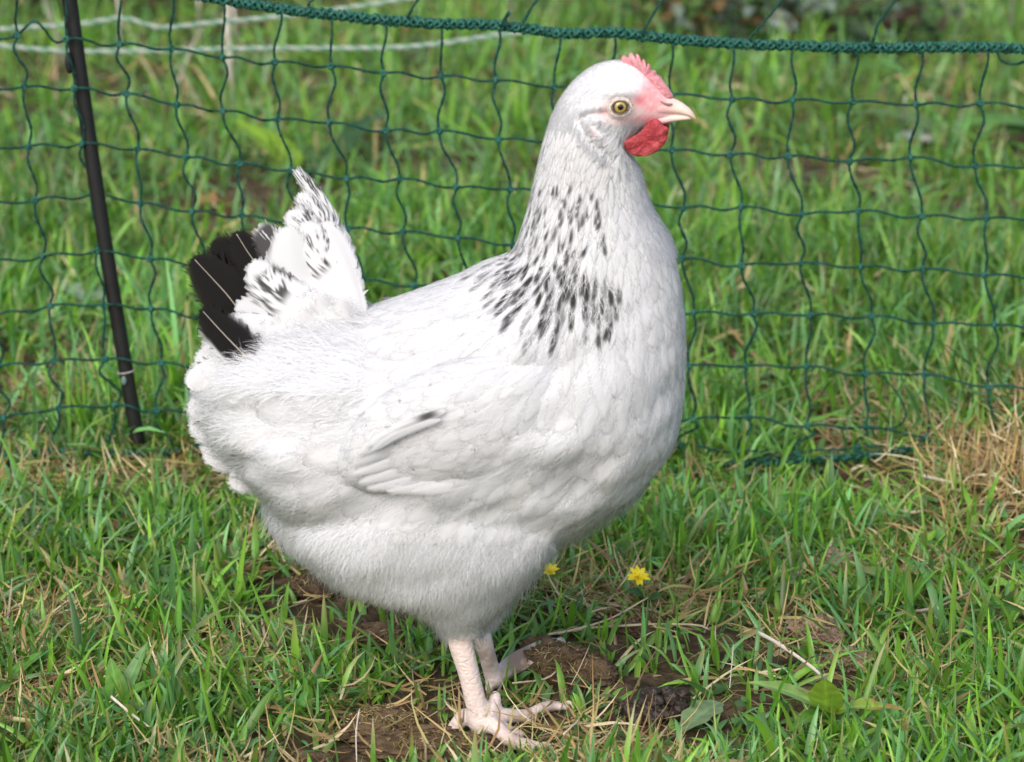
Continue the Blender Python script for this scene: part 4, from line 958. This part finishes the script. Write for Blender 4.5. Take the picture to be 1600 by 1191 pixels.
beak('upper_beak', [(1020, 142, 1014, 183, 21), (1034, 148, 1030, 180, 19), (1048, 152, 1046, 178.5, 16), (1060, 157, 1060, 179, 13), (1071, 164, 1072, 181, 9.5), (1080, 172, 1081, 184.5, 6), (1085, 179, 1086, 186.5, 3), (1087, 184, 1087, 187, 1)], bcol)
beak('lower_beak', [(1012, 180, 1016, 198, 17), (1030, 176, 1034, 194, 15.5), (1048, 174, 1050, 190.5, 13), (1062, 175, 1064, 188.5, 10), (1074, 179, 1075, 187, 6), (1079, 182, 1080, 186, 2.5)], bcol)
for sy in (-1,):
    q = HP(1040, 158); mb = MB(); tube(mb, np.array([HP(1031, 155), HP(1037, 158), HP(1044, 160), HP(1050, 159)]) + [0, -.0072, 0], [.0003, .0007, .0008, .0004], 8, (.30, .15, .14)); mb.build('nostril', M_horn, hen)
# eyes
M_eye = mat('eye', rough=0.06, spec=0.7)
for sy in (-1, 1):
    co, nn, _, _ = bvh.find_nearest(Vector(HP(967, 157) + np.array([0, sy * .05, 0]))); nn = np.array(nn)
    ctr = np.array(HP(967, 157)); ctr[1] = co.y; r = 11.5 * S
    nn = np.array([.10, sy * 1.0, .06]); nn /= np.linalg.norm(nn)
    up = np.array([0, 0, 1.]); ax = np.cross(up, nn); ax /= np.linalg.norm(ax); up = np.cross(nn, ax)
    mb = MB(); nr, na = 16, 32; RR = r * 1.15
    V = []; Cc = []
    for k in range(nr + 1):
        th = k / nr * 1.25
        for j in range(na):
            a = 2 * math.pi * j / na; V.append(ctr + (ax * math.cos(a) + up * math.sin(a)) * RR * math.sin(th) + nn * RR * (math.cos(th) * .75 - .52))
            q = math.sin(th) * 1.15 / .95
            nz_ = vnoise(a * 4, q * 3, 1.5, 2)
            Cc.append((.006, .006, .006, 1) if q < .44 else ((.34 + .1 * nz_, .26 + .08 * nz_, .075, 1) if q < .74 else ((.20, .15, .07, 1) if q < .85 else (.10, .085, .075, 1))))
    i = np.arange(nr)[:, None] * na; j = np.arange(na)[None]; j2 = (j + 1) % na
    Q = np.stack([i + j, i + na + j, i + na + j2, i + j2], -1).reshape(-1, 4); mb.add(V, Q, None, Cc)
    eo = mb.build('eye', M_eye, hen)
    for (rr, tr, cc_, off) in ((r * 1.08, .0006, (.20, .15, .12), .0005), (r * 1.26, .0008, (.62, .56, .51), .0001), (r * 1.52, .0006, (.62, .50, .45), -.0008)):
        a = np.linspace(0, 2 * math.pi, 41); mb = MB()
        tube(mb, ctr + (ax[None] * (np.cos(a) * rr * 1.08)[:, None] + up[None] * (np.sin(a) * rr * np.where(np.sin(a) > 0, .78, .90))[:, None] + (ax * -.0 + up * .0)[None]) + nn * (off + .0002), tr, 8, cc_, cap=False); mb.build('eyelid', M_skin2, eo)
# claws
def claw(a, b, c, r=.0018):
    mb = MB(); p = catmull([a, b, c], .0008); tube(mb, p, np.linspace(r, .0003, len(p)), 8, (.62, .52, .45)); mb.build('claw', M_horn, hen)
def Tg(px, py, z): g_ = G(px, py); return np.array([g_.x, g_.y, float(gz(g_.x, g_.y)) + z])
for (a, b, c) in [((848, 1172, .004), (858, 1174, .0045), (868, 1180, .001)), ((883, 1107, .0035), (890, 1106, .004), (896, 1109, .001)), ((698, 1154, .004), (690, 1156, .004), (683, 1162, .001)), ((870, 1012, .005), (878, 1008, .005), (885, 1012, .002)), ((874, 1036, .007), (881, 1034, .007), (887, 1038, .003))]:
    claw(Tg(*a), Tg(*b), Tg(*c))
# ------------------------------------------------------------------ flowers, leaves, stalks, droppings
YEL = np.array([.95, .80, .02])
def flower(px, py, bpx, bpy, size, n, openk, label, seed):
    r = np.random.default_rng(seed); b = G(bpx, bpy); Yd = b.y; h = P(px, py, Yd + .002)
    root = empty('celandine_flower', (b.x, b.y, b.z), label, 'flower', 'yellow celandine flowers in the grass')
    mb = MB(); mid = (np.array(b) + np.array(h)) / 2 + [.004, -.003, 0]
    tube(mb, catmull([np.array(b), mid, np.array(h)], .002), .0009, 8, (.16, .26, .05)); mb.build('stem', M_leaf, root)
    ax = np.array([.12, -.50, .82]); ax /= np.linalg.norm(ax); e1 = np.cross(ax, [0, 1., 0]); e1 /= np.linalg.norm(e1); e2 = np.cross(ax, e1)
    H = np.array(h)
    for k in range(n):
        a = 2 * math.pi * k / n + r.normal(0, .10); d = e1 * math.cos(a) + e2 * math.sin(a); sd_ = np.cross(ax, d); L_ = size * r.uniform(.85, 1.1); w = size * .21 * r.uniform(.85, 1.1)
        mb = MB(); m, c_ = 9, 5; V = []
        for i in range(m):
            s = i / (m - 1); el = openk * (1 - .35 * s) + r.normal(0, .02)
            for j in range(c_):
                q = (j / (c_ - 1) - .5) * 2; ww = w * (math.sin(math.pi * min(1, s * .92 + .10)) ** .7)
                V.append(H + d * (L_ * s * math.cos(el)) + ax * (L_ * s * math.sin(el) + .0018 * q * q * (1 - s)) + sd_ * q * ww)
        i = np.arange(m - 1)[:, None] * c_; j = np.arange(c_ - 1)[None]
        mb.add(V, np.stack([i + j, i + j + 1, i + c_ + j + 1, i + c_ + j], -1).reshape(-1, 4), None, YEL * r.uniform(.9, 1.05)); mb.build('petal', M_petal, root)
    mb = MB()
    for k in range(34):
        f = math.sqrt(k / 34) * size * .20; a = k * 2.4; q = H + e1 * f * math.cos(a) + e2 * f * math.sin(a)
        tube(mb, [q, q + ax * size * .16 + (e1 * math.cos(a) + e2 * math.sin(a)) * f * .4], [.0003, .00045], 5, (.80, .52, .02))
    mb.build('stamens', M_petal, root); return root
flower(996, 903, 1000, 962, .0098, 9, .55, 'open yellow star-shaped flower, the larger one, standing clear in the grass', 3)
flower(858, 895, 868, 945, .0086, 8, 1.05, 'smaller half closed yellow flower close beside the hen\'s belly', 5)

def leaf_mesh(mb, base, d, up, L_, w, curl=.4, lobes=0, lobe=.0, tip=.6, col=(.10, .22, .04), fold=.25, wav=.0, seed=0, tipcol=None):
    """one broad leaf from base along d"""
    d = np.array(d, float); d /= np.linalg.norm(d); up = np.array(up, float); up -= d * (up @ d); up /= np.linalg.norm(up); sd_ = np.cross(up, d)
    m, c_ = 26, 9; V = []; C_ = []; p = np.array(base, float); dirn = d.copy(); r = np.random.default_rng(seed)
    ph = r.random() * 6
    for i in range(m):
        s = i / (m - 1); an = -curl * s; dd = d * math.cos(an) + up * math.sin(an); uu = up * math.cos(an) - d * math.sin(an)
        if i: p = p + dd * L_ / (m - 1)
        ww = w * (math.sin(math.pi * s ** tip) ** .8 * .96 + .03) * (1 + lobe * math.sin(s * lobes * 6.283 + ph))
        for j in range(c_):
            q = (j / (c_ - 1) - .5) * 2
            V.append(p + sd_ * q * ww + uu * (abs(q) * ww * fold + wav * ww * math.sin(s * 14 + q * 3 + ph) * abs(q)))
            c = np.array(col) * (1 + .10 * math.sin(s * 31 + q * 2) * (abs(q) > .1) + (.35 if j == c_ // 2 else 0))
            if tipcol is not None: k = float(sst(.55, 1, s + .25 * abs(q) + .2 * (vnoise(s * 5, q * 4, 1, seed) - .5))); c = c * (1 - k) + np.array(tipcol) * k
            C_.append(c)
    i = np.arange(m - 1)[:, None] * c_; j = np.arange(c_ - 1)[None]
    mb.add(V, np.stack([i + j, i + j + 1, i + c_ + j + 1, i + c_ + j], -1).reshape(-1, 4), None, np.array(C_))
def plant(name, bpx, bpy, leaves, label, cat='plant', group=None, lift=.010):
    """leaves: (tip px, tip py, height of tip m, half width m, kwargs)"""
    b = G(bpx, bpy); root = empty(name, (b.x, b.y, b.z), label, cat, group); B = np.array(b) + [0, 0, lift]
    for k, (tx, ty, hz_, w, kw) in enumerate(leaves):
        # tip found on a level plane at its own height over the ground
        d_ = ray(tx, ty); zt = b.z + hz_; t = (CAM_H - zt) / -d_[2]; T = np.array([d_[0] * t, d_[1] * t, zt])
        L_ = np.linalg.norm(T - B); d = (T - B) / L_; cu = kw.get('curl', .5); d2 = d + np.array([0, 0, 1]) * math.tan(cu * .5)
        up = (0, -.25, 1) if abs(d[2]) < .8 else (0, -1, .3)
        mb = MB(); leaf_mesh(mb, B + rng.normal(0, .0015, 3), d2, up, L_ * (1 + cu ** 2 * .06), w, seed=k + int(bpx), **kw); mb.build('leaf', M_leaf, root)
    return root
LG = (.11, .26, .04); YG = (.22, .36, .05); GG = (.10, .20, .085); DG = (.04, .12, .03)
plant('dock_plant', 1290, 1135, [(1290, 1060, .062, .0115, dict(col=(.36, .52, .07), curl=.0, fold=.22)), (1170, 1068, .034, .0075, dict(col=(.22, .36, .10), curl=.5)), (1402, 1104, .032, .0070, dict(col=(.30, .42, .07), curl=.6, tipcol=(.30, .20, .06), wav=.2)), (1235, 1150, .02, .006, dict(col=LG))], 'yellow green broad-leaved dock with one upright oval leaf, in the grass at lower right', 'plant')
plant('dock_leaf', 1408, 930, [(1336, 886, .030, .0095, dict(col=(.16, .33, .07), curl=.3, tipcol=(.26, .20, .10))), (1290, 922, .010, .006, dict(col=(.16, .30, .10), curl=.3))], 'broad pointed green leaf lying beside the pale clod at right', 'plant')
plant('lobed_leaf', 1120, 1120, [(1058, 1148, .012, .010, dict(col=(.20, .30, .13), curl=.3, lobes=3, lobe=.12, tip=.8))], 'round pale green leaf beside the dark droppings', 'plant')
plant('dandelion_plant', 250, 850, [(330, 800, .022, .0085, dict(col=GG, lobes=3, lobe=.22, curl=.4)), (258, 778, .030, .0050, dict(col=LG, lobes=3, lobe=.15)), (350, 835, .018, .0075, dict(col=LG, curl=.5)), (210, 865, .012, .006, dict(col=GG, lobes=4, lobe=.2))], 'grey green lobed leaves in the turf near the post foot, left of the hen', 'plant')
plant('dandelion_plant', 215, 930, [(320, 885, .020, .0080, dict(col=GG, lobes=4, lobe=.22, curl=.4)), (270, 915, .016, .006, dict(col=GG, lobes=3, lobe=.2)), (300, 945, .008, .006, dict(col=LG))], 'bluish green toothed leaf pair lower down, between straw and the hen\'s fluff', 'plant')
plant('sorrel_plant', 195, 1120, [(172, 1032, .040, .0075, dict(col=LG, curl=.4)), (152, 1078, .020, .0085, dict(col=(.13, .27, .07), curl=.4)), (232, 1008, .042, .0052, dict(col=(.14, .28, .09), curl=.3)), (258, 1068, .025, .0052, dict(col=LG)), (230, 1125, .012, .006, dict(col=GG, lobes=3, lobe=.2))], 'clump of small smooth sorrel leaves at lower left', 'plant')
plant('broad_leaf', 20, 1080, [(-15, 1110, .01, .006, dict(col=LG)), (70, 1020, .02, .005, dict(col=LG))], 'small smooth leaves at the lower left edge of the picture', 'plant')
plant('plantain_plant', 1015, 960, [(985, 925, .022, .007, dict(col=DG, curl=.6)), (1035, 935, .016, .007, dict(col=(.05, .14, .03), curl=.6)), (1008, 945, .010, .006, dict(col=DG))], 'dark green heart-shaped leaves under the larger yellow flower', 'plant')
# blurred broad leaves beyond the net
plant('dock_plant', 470, 275, [(360, 185, .06, .020, dict(col=(.20, .34, .03), curl=.3)), (430, 285, .02, .014, dict(col=(.16, .30, .04)))], 'bright yellow green broad leaf beyond the net, above the tail', 'plant')
plant('dock_plant', 500, 285, [(620, 168, .05, .016, dict(col=(.045, .11, .03), curl=.5, wav=.2)), (560, 225, .03, .012, dict(col=(.10, .18, .08)))], 'dark green dock leaf slanting up beyond the net, right of the tail', 'plant')
plant('dock_plant', 1480, 232, [(1340, 170, .05, .020, dict(col=(.10, .17, .06), curl=.8)), (1400, 215, .03, .026, dict(col=(.34, .36, .32), curl=.2, fold=.05)), (1500, 225, .02, .014, dict(col=LG))], 'grey and green dock leaves beyond the net at right', 'plant')
plant('dock_plant', 1640, 225, [(1520, 190, .05, .022, dict(col=LG, curl=.6)), (1540, 215, .03, .018, dict(col=(.08, .18, .05)))], 'green broad leaves beyond the net at the right edge', 'plant')
plant('dock_plant', 175, 500, [(85, 440, .03, .016, dict(col=(.22, .32, .20), curl=.4)), (120, 480, .02, .010, dict(col=LG))], 'pale grey green broad leaf beyond the net, left of the post', 'plant')
plant('dock_plant', 60, 15, [(10, -25, .06, .03, dict(col=GG)), (90, -20, .05, .03, dict(col=GG))], 'dull green leaves at the top left corner beyond the fence lines', 'plant')
# dry leaves
def dryleaf(px, py, L_, w, az, col, label, seed):
    g_ = G(px, py); mb = MB(); leaf_mesh(mb, (g_.x, g_.y, g_.z + .008), (math.cos(az), math.sin(az), .35), (0, -.3, 1), L_, w, curl=1.2, col=col, fold=.5, wav=.35, seed=seed, lobes=3, lobe=.15)
    tag(mb.build('dry_leaf', M_leaf, origin=(g_.x, g_.y, g_.z)), label, 'dead leaf', 'brown dead leaves')
dryleaf(150, 848, .028, .009, .4, (.24, .12, .07), 'curled brown dead leaf in the turf below the post', 2)
dryleaf(240, 795, .022, .006, .1, (.34, .20, .11), 'small tan dead leaf right of the curled brown one, left of the hen\'s rump', 4)
dryleaf(312, 330, .040, .014, .5, (.36, .22, .08), 'tan brown dead leaf beyond the net, above the black tail feathers', 6)
dryleaf(1462, 165, .05, .012, 2.5, (.40, .30, .18), 'pale dead leaf beyond the net at upper right', 8)

# dry stalks and straws
def stalk(pts, r, col, label, cat='straw', name='dry_straw', kink=.0, group='loose pale straws'):
    V = []
    for (px, py, h) in pts:
        d_ = ray(px, py); g_ = G(px, py); z = g_.z + h
        t = (CAM_H - z) / -d_[2]; z = float(gz(d_[0] * t, d_[1] * t)) + h; t = (CAM_H - z) / -d_[2]; V.append(np.array([d_[0] * t, d_[1] * t, z]))
    if name == 'dead_stem': r = r * 1.35; V = [q_ + np.array([0, 0, .015]) if i_ else q_ for i_, q_ in enumerate(V)]
    p = catmull(V, .004); p += np.stack([(vnoise(np.arange(len(p)), 0 * np.arange(len(p)), .18, int(px) % 40) - .5) * r * .8] * 3, 1)
    rr = r * (1 - .35 * np.linspace(0, 1, len(p))) * (1 + .25 * (np.arange(len(p)) % 11 == 5)); mb = MB()
    c = np.array([col]) * (.85 + .3 * vnoise(np.arange(len(p)), 0 * np.arange(len(p)), .3, 7))[:, None]
    tube(mb, p, rr, 8, c, squash=.6); return tag(mb.build(name, M_straw, origin=V[0]), label, cat, group)
PS = (.62, .52, .38); WS = (.72, .66, .58)
stalk([(2, 925, .004), (38, 868, .012), (66, 812, .022)], .0019, (.52, .42, .34), 'thick grey dry stick slanting in the turf at the left edge')
stalk([(174, 1088, .026), (215, 1122, .018), (262, 1160, .008)], .0011, WS, 'thin white straw slanting down to the right at lower left')
stalk([(1184, 990, .020), (1225, 1012, .018), (1272, 1045, .012), (1290, 1062, .006)], .0016, WS, 'thick white straw slanting down to the right, left of the yellow green dock')
stalk([(1440, 744, .016), (1488, 754, .014)], .0016, WS, 'short white straw piece left of the straw tussock')
stalk([(872, 990, .010), (950, 968, .014), (1012, 934, .022)], .0009, PS, 'long thin straw slanting up to the plantain under the larger flower')
stalk([(856, 992, .008), (960, 978, .010), (1080, 976, .010), (1110, 985, .006)], .0010, PS, 'long level straw lying below the larger flower')
stalk([(562, 1108, .030), (556, 1145, .022), (558, 1195, .010)], .0009, WS, 'upright white straw left of the near foot')
stalk([(1146, 1008, .022), (1140, 1075, .012)], .0008, WS, 'short thin upright straw right of the droppings')
stalk([(800, 1068, .010), (850, 1062, .010), (868, 1050, .014)], .0008, PS, 'short straw lying between the two feet')
stalk([(1400, 960, .010), (1460, 950, .012), (1520, 925, .014)], .0013, (.40, .33, .28), 'grey brown stick lying right of the broad pointed leaf')
stalk([(300, 905, .012), (350, 890, .014), (410, 872, .010)], .0011, PS, 'pale straw lying beside the toothed leaves under the hen\'s rump')
stalk([(880, 1148, .020), (905, 1125, .022)], .0008, WS, 'tiny upright straw at the claws of the near foot')
stalk([(20, 1125, .022), (70, 1132, .020), (130, 1150, .010)], .0018, (.50, .44, .22), 'flat bleached blade lying at the lower left corner')
stalk([(1395, 795, .012), (1425, 800, .014), (1452, 796, .012)], .0014, PS, 'flat yellow straw right of the net\'s foot rope')
TS = (.60, .56, .48)
for (pts, r, lab) in [([(362, 160, .0), (358, 90, .07), (354, 0, .16), (352, -60, .22)], .0032, 'thick white dead stem beyond the net, left of the tail'),
    ([(372, 120, .0), (368, 60, .08), (362, -10, .15)], .0024, 'second white dead stem just right of the thick one'), ([(190, 105, .0), (187, 50, .07), (184, -20, .14)], .0026, 'pale dead stem right of the black post'),
    ([(104, 105, .0), (80, 40, .08), (52, -30, .16)], .0032, 'pale dead stem slanting left behind the black post'), ([(312, 60, .0), (312, 30, .05), (308, 5, .08)], .0026, 'short pale broken stem between the white stems and the post'), ([(800, 105, .0), (799, 50, .07), (796, -20, .16)], .0036, 'straight pale dead stem behind the top rope, left of the hen\'s head'),
    ([(270, 150, .0), (300, 90, .06), (320, 50, .10)], .0014, 'thin brown twig leaning right beyond the net'), ([(1488, 65, .0), (1480, 30, .05), (1468, 0, .10)], .0022, 'pale dead stem slanting left at the top right'), ([(1510, 62, .0), (1502, 20, .06), (1490, -20, .10)], .0018, 'thinner pale stem right of the slanting one at the top right'),
    ([(1578, 70, .0), (1580, 20, .07), (1578, -20, .12)], .0020, 'upright pale dead stem in the top right corner'), ([(1408, 208, .0), (1412, 185, .04), (1416, 165, .06)], .0026, 'short pale stub standing among the grey dock leaves')]:
    stalk(pts, r, TS, lab, 'dead stem', 'dead_stem', group='dead stems beyond the net')

# dark droppings by the near foot
dg_ = G(1022, 1120); root = empty('dropping_pile', tuple(dg_), 'pile of dark round glistening droppings in the grass right of the near foot', 'droppings')
r9 = np.random.default_rng(4)
for (px, py, h, s) in [(985, 1120, .004, 1.0), (1008, 1128, .004, 1.1), (1035, 1126, .004, 1.0), (1060, 1112, .005, .9), (1000, 1108, .008, 1), (1022, 1112, .009, 1.0), (1045, 1100, .010, .9), (1018, 1098, .013, .85), (1040, 1088, .013, .8), (1062, 1090, .011, .95), (995, 1142, .003, .9), (1022, 1145, .003, 1), (975, 1104, .004, .8), (1050, 1130, .003, .8), (1008, 1086, .012, .7)]:
    g_ = G(px, py); mb = MB(); c = np.array(P(px, py - 5, float(G(px, 1118).y))); c[2] = max(c[2], g_.z + .003)
    q = np.array([g_.x, dg_.y + (1118 - py) * .00035, dg_.z + h])
    blob(mb, q, (.0062 * s, .0056 * s, .0052 * s), int(px) % 50, .35, (.028, .019, .013, 1), 4, 1.8); mb.build('dropping', M_dung, root)
def clod(px, py, rx, ry, rz, col, label, seed, fib=60):
    g_ = G(px, py); mb = MB(); r = np.random.default_rng(seed); C0 = np.array([g_.x, g_.y, g_.z + rz * .5])
    blob(mb, C0, (rx, ry, rz), seed, .55, col, 5, 2.6)
    for k in range(4): blob(mb, C0 + r.normal(0, 1, 3) * [rx * .5, ry * .5, rz * .2], (rx * .5, ry * .5, rz * .7), seed + k, .6, np.array(col) * r.uniform(.7, 1.2), 4, 3)
    for k in range(fib):
        a = r.random() * 6.283; e = r.uniform(.15, 1.3); d = np.array([math.cos(a) * math.cos(e), math.sin(a) * math.cos(e), math.sin(e)]); p0 = C0 + d * np.array([rx, ry, rz]) * r.uniform(.85, 1.08)
        t = r.normal(0, 1, 3); t -= d * (t @ d); t /= np.linalg.norm(t); L_ = r.uniform(.003, .010); s = STRAWC[r.integers(0, 5)] * r.uniform(.25, .75)
        tube(mb, [p0 - t * L_ / 2, p0 + d * .0012, p0 + t * L_ / 2 + d * .0006], [.0003, .0004, .0002], 4, s)
    tag(mb.build('manure_clod', M_clod, origin=(g_.x, g_.y, g_.z)), label, 'manure', 'crumbly clods of manure')
BR = (.115, .080, .050, 1)
clod(872, 1050, .025, .014, .013, BR, 'brown fibrous clod under the far foot\'s toes', 3, 130)
clod(925, 1062, .016, .012, .009, BR, 'lower brown clod joining on the right of the one under the far foot', 5, 80)
clod(598, 1145, .026, .018, .010, (.13, .088, .052, 1), 'broad flat crumbled clod left of the near foot', 7, 180)
clod(670, 1178, .040, .014, .008, (.12, .082, .050, 1), 'low spread clod below the near foot at the bottom edge', 9, 200)
clod(1300, 892, .015, .011, .010, (.27, .20, .145, 1), 'pale brown crumbly clod beside the broad pointed leaf', 11, 90)
clod(1268, 990, .015, .011, .008, (.27, .20, .15, 1), 'pale clod at the upper end of the thick white straw', 13, 80)
clod(1335, 1040, .020, .010, .006, (.22, .16, .11, 1), 'flat pale clod above the yellow green dock', 15, 80)
clod(598, 1000, .020, .012, .008, (.14, .10, .065, 1), 'brown clod left of the thigh, between grass tufts', 17, 100)
clod(490, 925, .018, .014, .008, (.08, .055, .035, 1), 'dark earthy clod under the hen\'s rear fluff', 19, 60)
clod(1490, 1112, .012, .008, .006, (.10, .07, .045, 1), 'small dark clod at the lower right', 21, 40)
clod(1000, 985, .022, .012, .007, (.12, .085, .055, 1), 'brown clod beneath the level straw', 23, 90)

# straw tussock at the right end of the net
tg = G(1562, 738); mb = MB(); n = 480; r = np.random.default_rng(8)
x = tg.x + r.normal(0, .030, n); y = tg.y - .01 + r.normal(0, .030, n); c = STRAWC[r.integers(0, 5, n)] * r.uniform(.8, 1.25, (n, 1))
blades(mb, x, y, r.uniform(.015, .05, n), r.uniform(.0010, .0024, n), r.uniform(.2, 1.5, n), r.normal(.3, .8, n), r.random(n) * 6.283, 6, False, c, c, c, twist=r.normal(0, .8, n), zoff=r.random(n) * .012)
tag(mb.build('straw_tussock', M_straw, origin=tuple(tg)), 'bleached straw tussock on the bank at the right end of the net', 'tussock')
# bramble-like dark clump at the top, beyond
def bush(px, py, w, h, label, nl, cols, seed, stems=8, ls=.03):
    r = np.random.default_rng(seed); b = G(px, py); root = empty('bramble_bush', tuple(b), label, 'bush'); B = np.array(b)
    mb = MB(); tips = []
    for k in range(stems):
        a = r.uniform(-1, 1); t = B + [a * w, r.normal(0, w * .3), h * r.uniform(.5, 1.1)]; m_ = B + [a * w * .4, 0, h * .5]; tube(mb, catmull([B + [a * w * .1, 0, 0], m_, t], .02), .003, 6, (.10, .055, .04)); tips += [m_, t, (m_ + t) / 2]
    mb.build('stems', M_straw, root); mb = MB()
    for k in range(nl):
        q = tips[r.integers(len(tips))] + r.normal(0, 1, 3) * [w * .35, w * .2, h * .22]; q[2] = max(q[2], B[2] + .01); d = r.normal(0, 1, 3); d[2] *= .4
        leaf_mesh(mb, q, d, (r.normal(0, .3), -.5, 1), ls * r.uniform(.6, 1.3), ls * .33, col=cols[r.integers(len(cols))], seed=k)
    mb.build('foliage', M_leaf, root)
bush(1240, 88, .16, .12, 'dark bramble clump with grey green leaves at the top, right of the hen\'s head', 170, [(.05, .09, .035), (.17, .22, .17), (.03, .05, .02), (.20, .26, .22)], 3)
bush(1100, 78, .12, .11, 'low brown and green bush at the top centre, behind the rope', 150, [(.05, .10, .02), (.20, .13, .05), (.08, .15, .03)], 6)
bush(1345, 84, .13, .08, 'low dark leafy clump at the top, right of the bramble', 120, [(.04, .07, .03), (.10, .08, .06), (.06, .12, .03)], 9)
bush(215, 22, .22, .12, 'brownish scrub at the top left beyond the pale fence lines', 200, [(.12, .10, .04), (.07, .11, .04), (.16, .11, .06)], 12, 12)
